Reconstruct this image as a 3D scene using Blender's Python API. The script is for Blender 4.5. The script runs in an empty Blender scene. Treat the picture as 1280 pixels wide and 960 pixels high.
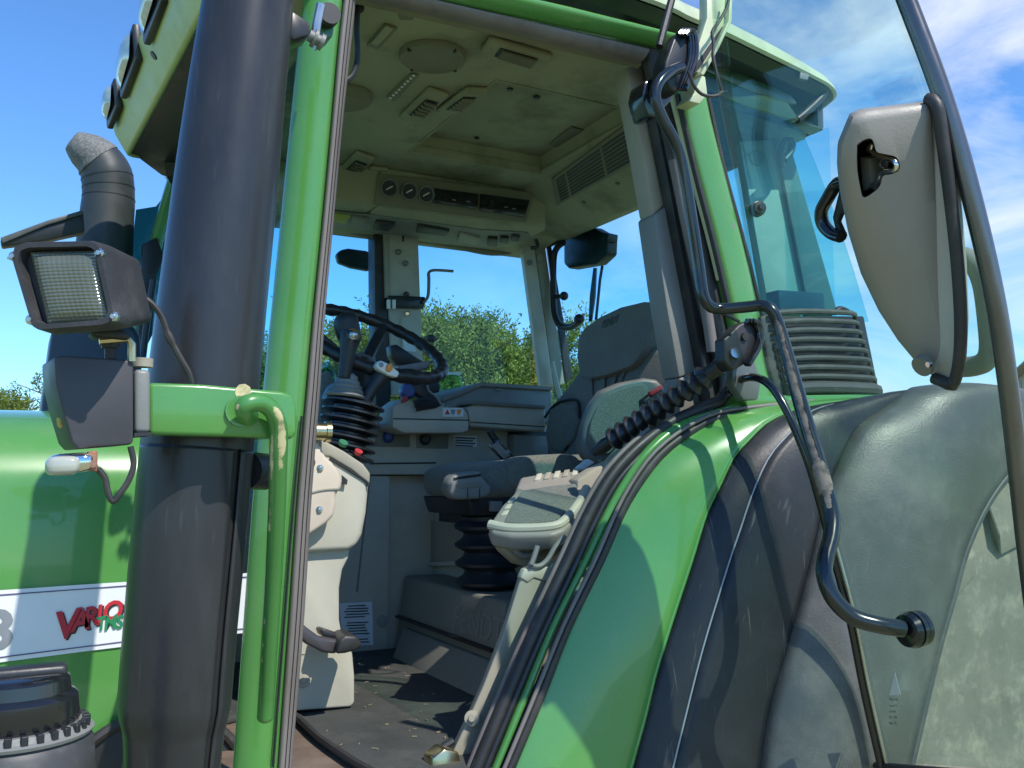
import bpy, bmesh, math, random
import numpy as np
from mathutils import Vector as Vec, Matrix
random.seed(7); rng = np.random.default_rng(5)
R = math.radians
SC = bpy.context.scene; COL = SC.collection
# ------------------------------------------------------------------ camera, sky, sun, exposure
EYE = Vec((0, 0, 1.75)); TH = R(28.0); PI_ = R(5.6); FPX = 1170.0
Fd = Vec((math.sin(TH)*math.cos(PI_), math.cos(TH)*math.cos(PI_), math.sin(PI_)))
Rd = Vec((math.cos(TH), -math.sin(TH), 0)); Ud = Rd.cross(Fd)
cd = bpy.data.cameras.new('camera'); cam = bpy.data.objects.new('camera', cd); COL.objects.link(cam)
cd.sensor_width = 36; cd.lens = 36*FPX/1280; cd.clip_start = .02; cd.clip_end = 2000
cam.matrix_world = Matrix(((Rd.x, Ud.x, -Fd.x, EYE.x), (Rd.y, Ud.y, -Fd.y, EYE.y), (Rd.z, Ud.z, -Fd.z, EYE.z), (0, 0, 0, 1)))
SC.camera = cam
SUN_EL = R(51); SUN_AZ = R(164)            # azimuth from +Y towards +X
sd = Vec((math.sin(SUN_AZ)*math.cos(SUN_EL), math.cos(SUN_AZ)*math.cos(SUN_EL), math.sin(SUN_EL)))
sl = bpy.data.lights.new('sun', 'SUN'); sl.energy = 3.5; sl.angle = R(.5); sl.color = (1, .95, .87)
so = bpy.data.objects.new('sun', sl); COL.objects.link(so); so.location = (0, -5, 20)
so.rotation_euler = sd.to_track_quat('Z', 'Y').to_euler()
W = bpy.data.worlds.new('World'); SC.world = W; W.use_nodes = True
wn = W.node_tree; wn.nodes.clear()
def wnode(t, **k):
    n = wn.nodes.new(t)
    for a, b in k.items(): setattr(n, a, b)
    return n
wo = wnode('ShaderNodeOutputWorld'); wb = wnode('ShaderNodeBackground'); wb.inputs[1].default_value = .15
sk = wnode('ShaderNodeTexSky', sky_type='NISHITA', sun_disc=False, sun_elevation=SUN_EL, sun_rotation=SUN_AZ,
           air_density=1.0, dust_density=.0, ozone_density=3.0)
tc = wnode('ShaderNodeTexCoord'); mp = wnode('ShaderNodeMapping'); mp.inputs['Scale'].default_value = (1.5, 1.5, 4.2)
mp.inputs['Rotation'].default_value = (0, R(12), R(35)); mp.inputs['Location'].default_value = (.35, 0, .2)
nz = wnode('ShaderNodeTexNoise'); nz.inputs['Scale'].default_value = 1.9; nz.inputs['Detail'].default_value = 9; nz.inputs['Roughness'].default_value = .6
nz.inputs['Distortion'].default_value = .6
cr_ = wnode('ShaderNodeValToRGB'); cr_.color_ramp.elements[0].position = .40; cr_.color_ramp.elements[1].position = .74
dt = wnode('ShaderNodeVectorMath', operation='DOT_PRODUCT'); dt.inputs[1].default_value = (.985, .17, 0)   # clouds gather towards the rear of the tractor
mr = wnode('ShaderNodeMapRange'); mr.inputs[1].default_value = .48; mr.inputs[2].default_value = .86
ml = wnode('ShaderNodeMath', operation='MULTIPLY'); mx = wnode('ShaderNodeMix', data_type='RGBA')
mx.inputs[7].default_value = (5.0, 5.2, 5.7, 1)
L = wn.links.new
L(tc.outputs['Generated'], mp.inputs[0]); L(mp.outputs[0], nz.inputs['Vector']); L(nz.outputs[0], cr_.inputs[0])
L(tc.outputs['Generated'], dt.inputs[0]); L(dt.outputs['Value'], mr.inputs[0])
L(cr_.outputs[0], ml.inputs[0]); L(mr.outputs[0], ml.inputs[1]); L(ml.outputs[0], mx.inputs[0])
tint = wnode('ShaderNodeMix', data_type='RGBA', blend_type='MULTIPLY'); tint.inputs[0].default_value = 1; tint.inputs[7].default_value = (.52, .81, 1.09, 1)
L(sk.outputs[0], tint.inputs[6]); L(tint.outputs[2], mx.inputs[6]); L(mx.outputs[2], wb.inputs[0]); L(wb.outputs[0], wo.inputs[0])
SC.view_settings.view_transform = 'Standard'; SC.view_settings.look = 'None'; SC.view_settings.gamma = 1
SC.view_settings.exposure = 0.52
SC.render.engine = 'CYCLES'; SC.cycles.transparent_max_bounces = 32; SC.cycles.max_bounces = 12; SC.cycles.diffuse_bounces = 6
# ------------------------------------------------------------------ unprojection of measured points onto the planes the parts lie in
Z0 = 1.75
def V(x, y, z): return Vec((x, y, z+Z0))
def ray(px, py): return Fd + Rd*((px-640)/FPX) + Ud*((480-py)/FPX)
def onY(y): return lambda px, py: EYE + ray(px, py)*(y/ray(px, py).y)
def onX(x): return lambda px, py: EYE + ray(px, py)*(x/ray(px, py).x)
def onZ(z): return lambda px, py: EYE + ray(px, py)*(z/ray(px, py).z)
def onP(p, n): return lambda px, py: EYE + ray(px, py)*((p-EYE).dot(n)/ray(px, py).dot(n))
def on3(a, b, c): return onP(a, (b-a).cross(c-a))
def pxm(px, p): return px/FPX*(p-EYE).dot(Fd)     # pixels -> metres at the depth of p
# ------------------------------------------------------------------ materials
def M(name, col, rough=.5, metal=0, var=.12, scale=9, bump=0, bscale=60, dirt=None, dirt_amt=.45, dscale=5, coat=0, spec=.5, rvar=.1, speck=None, trans=0, emit=0, sheen=0, stretch=None, scratch=0):
    m = bpy.data.materials.new(name); m.use_nodes = True; nt = m.node_tree; b = nt.nodes['Principled BSDF']; l = nt.links.new
    n = nt.nodes.new
    b.inputs['Metallic'].default_value = metal; b.inputs['Specular IOR Level'].default_value = spec
    b.inputs['Coat Weight'].default_value = coat; b.inputs['Coat Roughness'].default_value = .04
    t = n('ShaderNodeTexCoord'); src = t.outputs['Object']
    if stretch:
        k = n('ShaderNodeMapping'); k.inputs['Scale'].default_value = stretch; l(src, k.inputs[0]); src = k.outputs[0]
    nz = n('ShaderNodeTexNoise'); nz.inputs['Scale'].default_value = scale; nz.inputs['Detail'].default_value = 6; nz.inputs['Roughness'].default_value = .62
    l(src, nz.inputs['Vector'])
    rp = n('ShaderNodeMapRange'); rp.inputs[1].default_value = .3; rp.inputs[2].default_value = .7
    rp.inputs[3].default_value = 1-var; rp.inputs[4].default_value = 1+var; l(nz.outputs[0], rp.inputs[0])
    mu = n('ShaderNodeMix'); mu.data_type = 'RGBA'; mu.blend_type = 'MULTIPLY'; mu.inputs[0].default_value = 1; mu.inputs[6].default_value = (*col, 1)
    l(rp.outputs[0], mu.inputs[7]); out = mu.outputs[2]
    if speck:                                    # speckled cloth
        s = n('ShaderNodeTexNoise'); s.inputs['Scale'].default_value = speck[1]; s.inputs['Detail'].default_value = 2; l(t.outputs['Object'], s.inputs['Vector'])
        r = n('ShaderNodeMapRange'); r.inputs[1].default_value = .42; r.inputs[2].default_value = .62; l(s.outputs[0], r.inputs[0])
        x = n('ShaderNodeMix'); x.data_type = 'RGBA'; x.inputs[7].default_value = (*speck[0], 1); l(out, x.inputs[6]); l(r.outputs[0], x.inputs[0]); out = x.outputs[2]
    if dirt:
        d = n('ShaderNodeTexNoise'); d.inputs['Scale'].default_value = dscale; d.inputs['Detail'].default_value = 9; d.inputs['Roughness'].default_value = .7
        l(src, d.inputs['Vector'])
        r = n('ShaderNodeMapRange'); r.inputs[1].default_value = .5; r.inputs[2].default_value = .75; r.inputs[4].default_value = dirt_amt; l(d.outputs[0], r.inputs[0])
        x = n('ShaderNodeMix'); x.data_type = 'RGBA'; x.inputs[7].default_value = (*dirt, 1); l(out, x.inputs[6]); l(r.outputs[0], x.inputs[0]); out = x.outputs[2]
    if scratch:                                  # fine hairline scuffs in two directions
        for rot, sc_ in (((.3, .5, .9), (160, 7, 7)), ((1.1, -.4, .2), (9, 190, 9))):
            k2 = n('ShaderNodeMapping'); k2.inputs['Rotation'].default_value = rot; k2.inputs['Scale'].default_value = sc_; l(t.outputs['Object'], k2.inputs[0])
            d = n('ShaderNodeTexNoise'); d.inputs['Scale'].default_value = 1; d.inputs['Detail'].default_value = 2; l(k2.outputs[0], d.inputs['Vector'])
            r = n('ShaderNodeMapRange'); r.inputs[1].default_value = .68; r.inputs[2].default_value = .78; r.inputs[4].default_value = scratch; l(d.outputs[0], r.inputs[0])
            x = n('ShaderNodeMix'); x.data_type = 'RGBA'; x.inputs[7].default_value = (.26, .26, .25, 1); l(out, x.inputs[6]); l(r.outputs[0], x.inputs[0]); out = x.outputs[2]
    l(out, b.inputs['Base Color'])
    rr = n('ShaderNodeMapRange'); rr.inputs[1].default_value = .3; rr.inputs[2].default_value = .7
    rr.inputs[3].default_value = max(.02, rough-rvar); rr.inputs[4].default_value = min(1, rough+rvar); l(nz.outputs[0], rr.inputs[0]); l(rr.outputs[0], b.inputs['Roughness'])
    if bump:
        g = n('ShaderNodeTexNoise'); g.inputs['Scale'].default_value = bscale; g.inputs['Detail'].default_value = 3; l(src, g.inputs['Vector'])
        bp = n('ShaderNodeBump'); bp.inputs['Strength'].default_value = bump; bp.inputs['Distance'].default_value = .004; l(g.outputs[0], bp.inputs['Height']); l(bp.outputs[0], b.inputs['Normal'])
    if sheen: b.inputs['Sheen Weight'].default_value = sheen
    return m
def WORNM(name, base, worn, rough, coat):      # paint rubbed through where the mesh attribute says so
    m = M(name, base, rough, var=.06, coat=coat, dirt=(.2, .3, .15), dirt_amt=.06); nt = m.node_tree; b = nt.nodes['Principled BSDF']; n = nt.nodes.new; l = nt.links.new
    src = b.inputs['Base Color'].links[0].from_socket
    at = n('ShaderNodeAttribute'); at.attribute_name = 'wear'; t = n('ShaderNodeTexCoord')
    z = n('ShaderNodeTexNoise'); z.inputs['Scale'].default_value = 55; z.inputs['Detail'].default_value = 8; z.inputs['Roughness'].default_value = .65; l(t.outputs['Object'], z.inputs['Vector'])
    z2 = n('ShaderNodeTexNoise'); z2.inputs['Scale'].default_value = 14; l(t.outputs['Object'], z2.inputs['Vector'])
    a = n('ShaderNodeMath'); a.operation = 'ADD'; l(z.outputs[0], a.inputs[0]); l(z2.outputs[0], a.inputs[1])
    a2 = n('ShaderNodeMath'); a2.operation = 'MULTIPLY_ADD'; a2.inputs[1].default_value = .55; l(a.outputs[0], a2.inputs[0]); l(at.outputs['Fac'], a2.inputs[2])
    r = n('ShaderNodeMapRange'); r.inputs[1].default_value = 1.0; r.inputs[2].default_value = 1.05; l(a2.outputs[0], r.inputs[0])
    w = n('ShaderNodeMix'); w.data_type = 'RGBA'; w.blend_type = 'MIX'; w.inputs[6].default_value = (*[c*.45 for c in worn], 1); w.inputs[7].default_value = (*worn, 1)
    r2 = n('ShaderNodeMapRange'); r2.inputs[1].default_value = .4; r2.inputs[2].default_value = .55; l(z.outputs[0], r2.inputs[0]); l(r2.outputs[0], w.inputs[0])
    x = n('ShaderNodeMix'); x.data_type = 'RGBA'; l(r.outputs[0], x.inputs[0]); l(src, x.inputs[6]); l(w.outputs[2], x.inputs[7]); l(x.outputs[2], b.inputs['Base Color'])
    k = n('ShaderNodeMix'); k.data_type = 'FLOAT'; k.inputs[2].default_value = coat; k.inputs[3].default_value = 0; l(r.outputs[0], k.inputs[0]); l(k.outputs[0], b.inputs['Coat Weight'])
    return m
def wear(o, path, f):                          # f(t along path, outward direction) -> 0..1
    me = o.data; P = np.array([list(p) for p in path]); v = np.zeros(len(me.vertices)*3); me.vertices.foreach_get('co', v); v = v.reshape(-1, 3)
    i = np.argmin(((v[:, None]-P[None])**2).sum(2), 1); d = v-P[i]; d /= np.maximum(1e-9, np.linalg.norm(d, axis=1))[:, None]
    me.attributes.new('wear', 'FLOAT', 'POINT').data.foreach_set('value', np.array([f(a/len(P), b) for a, b in zip(i, d)], dtype=float))
def GLASS(name, tint, refl=1.0, diffuse_amt=.0):
    m = bpy.data.materials.new(name); m.use_nodes = True; nt = m.node_tree; nt.nodes.clear(); n = nt.nodes.new; l = nt.links.new
    o = n('ShaderNodeOutputMaterial'); tr = n('ShaderNodeBsdfTransparent'); tr.inputs[0].default_value = (*tint, 1)
    gl = n('ShaderNodeBsdfGlossy'); gl.inputs['Roughness'].default_value = .01
    fr = n('ShaderNodeLayerWeight'); fr.inputs[0].default_value = .5
    pw = n('ShaderNodeMath'); pw.operation = 'POWER'; pw.inputs[1].default_value = 4.5; l(fr.outputs['Facing'], pw.inputs[0])
    mu = n('ShaderNodeMath'); mu.operation = 'MULTIPLY_ADD'; mu.inputs[1].default_value = .7*refl; mu.inputs[2].default_value = .045*refl; mu.use_clamp = True; l(pw.outputs[0], mu.inputs[0])
    mx = n('ShaderNodeMixShader'); l(mu.outputs[0], mx.inputs[0]); l(tr.outputs[0], mx.inputs[1]); l(gl.outputs[0], mx.inputs[2]); last = mx
    if diffuse_amt:
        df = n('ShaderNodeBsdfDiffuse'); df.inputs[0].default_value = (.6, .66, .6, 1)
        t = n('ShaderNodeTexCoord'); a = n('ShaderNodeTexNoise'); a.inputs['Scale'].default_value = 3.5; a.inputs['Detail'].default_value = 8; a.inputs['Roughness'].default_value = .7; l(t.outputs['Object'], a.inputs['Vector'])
        r = n('ShaderNodeMapRange'); r.inputs[1].default_value = .35; r.inputs[2].default_value = .8; r.inputs[4].default_value = diffuse_amt; l(a.outputs[0], r.inputs[0])
        sx = n('ShaderNodeSeparateXYZ'); l(t.outputs['Object'], sx.inputs[0]); hz = n('ShaderNodeMapRange'); hz.inputs[1].default_value = 2.15; hz.inputs[2].default_value = 1.55; hz.inputs[3].default_value = .12; l(sx.outputs['Z'], hz.inputs[0])   # pale diffuse share grows towards the lower part of the pane
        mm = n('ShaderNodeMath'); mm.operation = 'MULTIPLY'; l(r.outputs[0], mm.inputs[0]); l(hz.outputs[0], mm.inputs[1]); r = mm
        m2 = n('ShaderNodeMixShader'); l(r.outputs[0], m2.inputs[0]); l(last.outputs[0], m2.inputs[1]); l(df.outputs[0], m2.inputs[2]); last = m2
    l(last.outputs[0], o.inputs[0]); return m
GREEN = M('green_paint', (.082, .265, .056), .28, var=.06, scale=3, coat=.5, rvar=.08, dirt=(.20, .28, .15), dirt_amt=.24, dscale=11, scratch=.10)
PALE = M('pale_green_white_paint', (.50, .56, .36), .4, var=.06, dirt=(.3, .3, .16), dirt_amt=.45, dscale=6, coat=.2)
LIMEW = M('lime_white_roof', (.40, .48, .18), .45, var=.08, dirt=(.2, .24, .08), dirt_amt=.5, dscale=7, bump=.1, bscale=40)
BLACKP = M('black_plastic', (.018, .019, .021), .42, var=.2, dirt=(.09, .085, .075), dirt_amt=.25, dscale=12, bump=.06, bscale=250)
GLOSSB = M('glossy_black', (.010, .011, .013), .2, var=.1, coat=.5, dirt=(.06, .06, .055), dirt_amt=.18, dscale=9)
EXH = M('exhaust_black_paint', (.026, .027, .029), .30, var=.12, scale=5, dirt=(.10, .10, .10), dirt_amt=.28, dscale=6, stretch=(1, 1, .35), spec=.42, rvar=.07, scratch=.10)
RUB = M('rubber_seal', (.028, .027, .026), .5, var=.2, dirt=(.12, .10, .09), dirt_amt=.5, dscale=10)
RUBG = M('weathered_grey_rubber', (.17, .15, .14), .55, var=.2, dirt=(.09, .07, .06), dirt_amt=.7, dscale=16, stretch=(1, 1, .1))
BEIGE = M('beige_trim', (.33, .31, .24), .6, var=.07, dirt=(.20, .18, .13), dirt_amt=.35, dscale=6, bump=.12, bscale=300)
BEIGEL = M('light_beige_trim', (.48, .46, .365), .55, var=.05, dirt=(.36, .33, .25), dirt_amt=.3, dscale=5, bump=.08, bscale=300)
TAN = M('tan_cover', (.60, .51, .40), .55, var=.05, dirt=(.42, .36, .27), dirt_amt=.3, bump=.06, bscale=300)
TAUPE = M('taupe_trim', (.46, .43, .35), .55, var=.1, dirt=(.58, .55, .47), dirt_amt=.4, dscale=4, bump=.1, bscale=300)
TAUPED = M('dark_taupe_trim', (.19, .185, .155), .55, var=.12, dirt=(.2, .19, .16), dirt_amt=.3, dscale=7)
CEIL = M('headliner', (.33, .315, .20), .75, var=.1, scale=4, dirt=(.12, .115, .06), dirt_amt=.95, dscale=3.8, bump=.1, bscale=200)
CEILD = M('dusty_ceiling_vent', (.20, .19, .125), .7, var=.2, dirt=(.08, .08, .05), dirt_amt=.5, dscale=9)
GREYP = M('grey_plastic', (.20, .205, .19), .5, var=.1, dirt=(.27, .26, .22), dirt_amt=.25, bump=.1, bscale=300)
LATCH = M('champagne_grey_plastic', (.27, .25, .215), .5, var=.05, bump=.12, bscale=220, dirt=(.26, .24, .2), dirt_amt=.2)
FAB = M('speckled_seat_fabric', (.08, .09, .075), .95, var=.2, speck=((.20, .215, .18), 600), bump=.5, bscale=300, sheen=.2)
FABD = M('dark_seat_fabric', (.14, .137, .115), .95, var=.25, speck=((.21, .21, .18), 600), bump=.4, bscale=250, sheen=.15)
FENB = M('scuffed_black_fender', (.019, .021, .023), .38, var=.2, scale=4, spec=.36, dirt=(.06, .06, .06), dirt_amt=.4, dscale=4, bump=.1, bscale=160, scratch=.28)
FENG = M('weathered_fender_plastic', (.085, .088, .08), .42, var=.2, scale=5, dirt=(.2, .185, .165), dirt_amt=.55, dscale=5, bump=.2, bscale=220, scratch=.12)
MATF = M('floor_mat', (.05, .053, .05), .8, var=.2, dirt=(.13, .125, .10), dirt_amt=.55, dscale=5, bump=.4, bscale=120)
SILL = M('rusty_sill', (.14, .10, .075), .7, var=.2, dirt=(.20, .16, .12), dirt_amt=.7, dscale=9, bump=.3, bscale=90)
STEEL = M('bare_steel', (.5, .5, .48), .3, metal=1, var=.15)
CHROME = M('chrome', (.75, .72, .68), .12, metal=1, var=.08, rvar=.05)
ALU = M('dull_aluminium_frame', (.17, .165, .16), .30, metal=.85, var=.15, dirt=(.07, .065, .06), dirt_amt=.5, dscale=14, stretch=(1, 1, .3))
WHITE = M('white_plastic', (.75, .75, .70), .4, var=.05)
DECALW = M('white_decal', (.78, .80, .80), .35, var=.03, coat=.3)
DECALP = M('purple_line', (.10, .07, .17), .4); INK = M('black_print', (.02, .02, .02), .5); RED = M('red_print', (.50, .025, .04), .4)
TMSG = M('green_print', (.02, .22, .09), .4); GREYD = M('grey_print', (.22, .24, .26), .4); PAPER = M('paper_label', (.66, .70, .70), .5, var=.04)
ORANGE = M('orange_plastic', (.75, .25, .03), .35); REDP = M('red_plastic', (.38, .035, .04), .4); BLUEP = M('blue_plastic', (.02, .05, .22), .35)
YELL = M('yellow_print', (.6, .5, .03), .5); GREENB = M('green_button', (.03, .16, .08), .4)
BRASS = M('brass', (.55, .48, .28), .3, metal=1)
COPPER = M('rusty_bracket', (.30, .13, .07), .6, metal=.4, dirt=(.4, .35, .3), dirt_amt=.6, dscale=40)
CAST = M('speckled_grey_mouth', (.12, .125, .118), .7, var=.2, speck=((.19, .195, .18), 120), bump=.4, bscale=80)
INTK = M('black_intake_pipe', (.03, .038, .038), .5, var=.15, dirt=(.08, .085, .08), dirt_amt=.3)
PRIMER = (.56, .48, .26)
WORN = M('worn_green_handle', (.055, .27, .045), .32, var=.06, coat=.4, dirt=PRIMER, dirt_amt=.95, dscale=7, stretch=(1.6, 1.6, .35))
WORNB = M('worn_black_tube', (.012, .014, .017), .22, var=.1, coat=.4, dirt=(.22, .17, .13), dirt_amt=.3, dscale=9)
WORN2 = M('worn_to_primer_tube', (.012, .014, .017), .3, var=.1, coat=.2, dirt=(.30, .23, .18), dirt_amt=.9, dscale=6)
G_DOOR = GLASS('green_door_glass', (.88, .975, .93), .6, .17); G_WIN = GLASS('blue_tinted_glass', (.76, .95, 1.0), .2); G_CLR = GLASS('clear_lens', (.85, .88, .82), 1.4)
def lens_mat():
    m = M('ribbed_lamp_lens', (.11, .12, .085), .12, var=.12, spec=.8, coat=.6); nt = m.node_tree; b = nt.nodes['Principled BSDF']
    return m
LENS = lens_mat(); BELLOW = M('bellows_black_rubber', (.016, .017, .019), .32, var=.15, spec=.6)
RTYRE = M('dusty_tyre', (.20, .185, .14), .85, var=.2, dirt=(.42, .385, .28), dirt_amt=.8, dscale=13, bump=.3, bscale=60)
# ------------------------------------------------------------------ mesh helpers
def tidy(bm, bevel=0, seg=2, ang=28):
    bmesh.ops.remove_doubles(bm, verts=bm.verts, dist=1e-5); bmesh.ops.recalc_face_normals(bm, faces=bm.faces)
    if bevel:
        e = [e for e in bm.edges if len(e.link_faces) == 2 and e.calc_face_angle(0) > R(ang)]
        bmesh.ops.bevel(bm, geom=e, offset=bevel, segments=seg, affect='EDGES', profile=.5, clamp_overlap=True)
    return bm
def setp(o, label=None, cat=None, group=None, kind=None):
    for k, v in (('label', label), ('category', cat), ('group', group), ('kind', kind)):
        if v: o[k] = v
    return o
ROOTLOC = Vec((1.4, 2.67, 0))
root = bpy.data.objects.new('tractor', None); COL.objects.link(root); root.location = ROOTLOC
setp(root, 'green and black farm tractor with its cab door standing wide open', 'tractor')
def add(name, bm, mat, parent=root, bevel=0, seg=2, ang=28, label=None, smooth=35):
    if isinstance(bm, bmesh.types.BMesh):
        tidy(bm, bevel, seg, ang); me = bpy.data.meshes.new(name); bm.to_mesh(me); bm.free()
    else: me = bm
    me.polygons.foreach_set('use_smooth', [True]*len(me.polygons)); me.set_sharp_from_angle(angle=R(smooth))
    me.materials.append(mat); o = bpy.data.objects.new(name, me); COL.objects.link(o)
    if parent:
        o.parent = parent
        if parent is root: o.matrix_parent_inverse = Matrix.Translation(-ROOTLOC)
    if label: o['label'] = label
    return o
def B(): return bmesh.new()
def join(*bms):
    a = bms[0]
    for b in bms[1:]:
        me = bpy.data.meshes.new('tmp'); b.to_mesh(me); a.from_mesh(me); bpy.data.meshes.remove(me); b.free()
    return a
def prism(pts, vec, bm=None):
    bm = bm or B(); a = [bm.verts.new(p) for p in pts]; b = [bm.verts.new(p+vec) for p in pts]; n = len(pts)
    bm.faces.new(a); bm.faces.new(b[::-1])
    for i in range(n): bm.faces.new((a[i], b[i], b[(i+1) % n], a[(i+1) % n]))
    return bm
def plate(px, f, vec, bm=None): return prism([f(*p) for p in px], Vec(vec), bm)
def box(lo, hi, bm=None):
    x0, y0, z0 = lo; x1, y1, z1 = hi
    return prism([V(x0, y0, z0), V(x1, y0, z0), V(x1, y0, z1), V(x0, y0, z1)], Vec((0, y1-y0, 0)), bm)
def obox(c, ax, ay, az, bm=None):   # centre and three half-axis vectors
    return prism([c-ax-ay-az, c+ax-ay-az, c+ax+ay-az, c-ax+ay-az], az*2, bm)
def cat(pts, n, closed=False):
    P = [Vec(p) for p in pts]; m = len(P); out = []; segs = m if closed else m-1
    g = (lambda i: P[i % m]) if closed else (lambda i: P[min(max(i, 0), m-1)])
    for k in range(n if closed else n+1):
        t = k*segs/n; i = min(int(t), segs-1); t -= i
        a, b, c, d = g(i-1), g(i), g(i+1), g(i+2)
        out.append(.5*((2*b)+(c-a)*t+(2*a-5*b+4*c-d)*t*t+(3*b-a-3*c+d)*t**3))
    return out
def evenly(pts, n):
    d = [0]
    for a, b in zip(pts, pts[1:]): d.append(d[-1]+(b-a).length)
    out = []; j = 0
    for k in range(n+1):
        t = d[-1]*k/n
        while j < len(d)-2 and d[j+1] < t: j += 1
        u = (t-d[j])/max(1e-9, d[j+1]-d[j]); out.append(pts[j].lerp(pts[j+1], u))
    return out
def curve(px, f, n=24): return evenly(cat([f(*p) for p in px], 120), n)
def tube(pts, r, seg=14, closed=False, bm=None, caps=True, flat=1.0, up=None):
    bm = bm or B(); n = len(pts); rings = []
    rr = r if isinstance(r, (list, tuple)) else [r]*n
    T = [(pts[(i+1) % n]-pts[i-1]) if closed else (pts[min(i+1, n-1)]-pts[max(i-1, 0)]) for i in range(n)]
    T = [t.normalized() for t in T]
    nn = (up or Vec((0, 0, 1))); nn = nn-T[0]*nn.dot(T[0])
    if nn.length < .05: nn = Vec((1, 0, 0))-T[0]*T[0].x
    nn.normalize()
    for i in range(n):
        nn = nn-T[i]*nn.dot(T[i]); nn.normalize(); bb = T[i].cross(nn)
        rings.append([bm.verts.new(pts[i]+(nn*math.cos(a)*flat+bb*math.sin(a))*rr[i]) for a in [2*math.pi*k/seg for k in range(seg)]])
    for i in range(n if closed else n-1):
        a, b = rings[i], rings[(i+1) % n]
        for k in range(seg): bm.faces.new((a[k], a[(k+1) % seg], b[(k+1) % seg], b[k]))
    if not closed and caps: bm.faces.new(rings[0][::-1]); bm.faces.new(rings[-1])
    return bm
def lathe(p0, p1, prof, seg=28, bm=None, a0=0, a1=2*math.pi, cap=True):   # prof: (t along axis, radius)
    bm = bm or B(); ax = p1-p0; d = ax.normalized(); u = Vec((0, -1, 0)) if abs(d.y) < .8 else Vec((1, 0, 0))
    u = (u-d*u.dot(d)).normalized(); w = d.cross(u); full = abs(a1-a0-2*math.pi) < 1e-6; rings = []
    for t, r in prof:
        rings.append([bm.verts.new(p0+ax*t+(u*math.cos(a)+w*math.sin(a))*r) for a in [a0+(a1-a0)*k/seg for k in range(seg if full else seg+1)]])
    for a, b in zip(rings, rings[1:]):
        for k in range(seg):
            j = (k+1) % len(a); bm.faces.new((a[k], a[j], b[j], b[k]))
    if full and cap: bm.faces.new(rings[0][::-1]); bm.faces.new(rings[-1])
    return bm
def grid(rows, bm=None):
    bm = bm or B(); vs = [[bm.verts.new(p) for p in r] for r in rows]
    for a, b in zip(vs, vs[1:]):
        for k in range(len(a)-1): bm.faces.new((a[k], a[k+1], b[k+1], b[k]))
    return bm
def thick(o, t, off=-1):
    s = o.modifiers.new('thickness', 'SOLIDIFY'); s.thickness = t; s.offset = off; return o
def band(Lp, Rp, up, h, m=8, bm=None, power=2.0):   # a long strip with a bulged front and a closed back
    rows = []
    for k in range(m+1):
        t = k/m; a = math.pi*t; x = (1-math.cos(a))/2; hh = h*math.sin(a)**(2/power)
        rows.append([l.lerp(r, x)+up*hh for l, r in zip(Lp, Rp)])
    bm = grid(rows, bm); bm.verts.ensure_lookup_table()
    back = -up*max(h, .01)*.8
    b = B(); grid([[p for p in Lp], [p+back for p in Lp], [p+back for p in Rp], [p for p in Rp]], b)
    bm = join(bm, b)
    n = len(Lp)
    return bm
def disc(c, n, r, h, seg=20, bm=None, r2=None): return lathe(c, c+n.normalized()*h, [(0, r), (1, r if r2 is None else r2)], seg, bm)
def sphere(c, r, sc=(1, 1, 1), bm=None, seg=14):
    bm = bm or B(); g = bmesh.ops.create_uvsphere(bm, u_segments=seg, v_segments=seg//2+1, radius=r)
    for v in g['verts']: v.co = Vec((v.co.x*sc[0], v.co.y*sc[1], v.co.z*sc[2]))+c
    return bm
def text(name, s, p, xd, up, h, mat, parent, ext=.001, shear=0, bold=0, wid=1.0, align='LEFT'):
    cu = bpy.data.curves.new('tmp', 'FONT'); cu.body = s; cu.size = 1; cu.extrude = 0; cu.shear = shear; cu.offset = bold; cu.align_x = align; cu.resolution_u = 3
    o = bpy.data.objects.new('tmp', cu); COL.objects.link(o); dg = bpy.context.evaluated_depsgraph_get(); dg.update()
    me = bpy.data.meshes.new_from_object(o.evaluated_get(dg)); bpy.data.objects.remove(o); bpy.data.curves.remove(cu)
    xd = xd.normalized(); up = (up-xd*up.dot(xd)).normalized(); nrm = xd.cross(up); k = h/.72
    bm = B(); bm.from_mesh(me); bpy.data.meshes.remove(me)
    for v in bm.verts: v.co = p+xd*v.co.x*k*wid+up*v.co.y*k
    if ext:
        g = bmesh.ops.extrude_face_region(bm, geom=bm.faces[:])
        for v in [e for e in g['geom'] if isinstance(e, bmesh.types.BMVert)]: v.co += nrm*ext
    return add(name, bm, mat, parent)
X1, Y1, Z1 = Vec((1, 0, 0)), Vec((0, 1, 0)), Vec((0, 0, 1))
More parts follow.
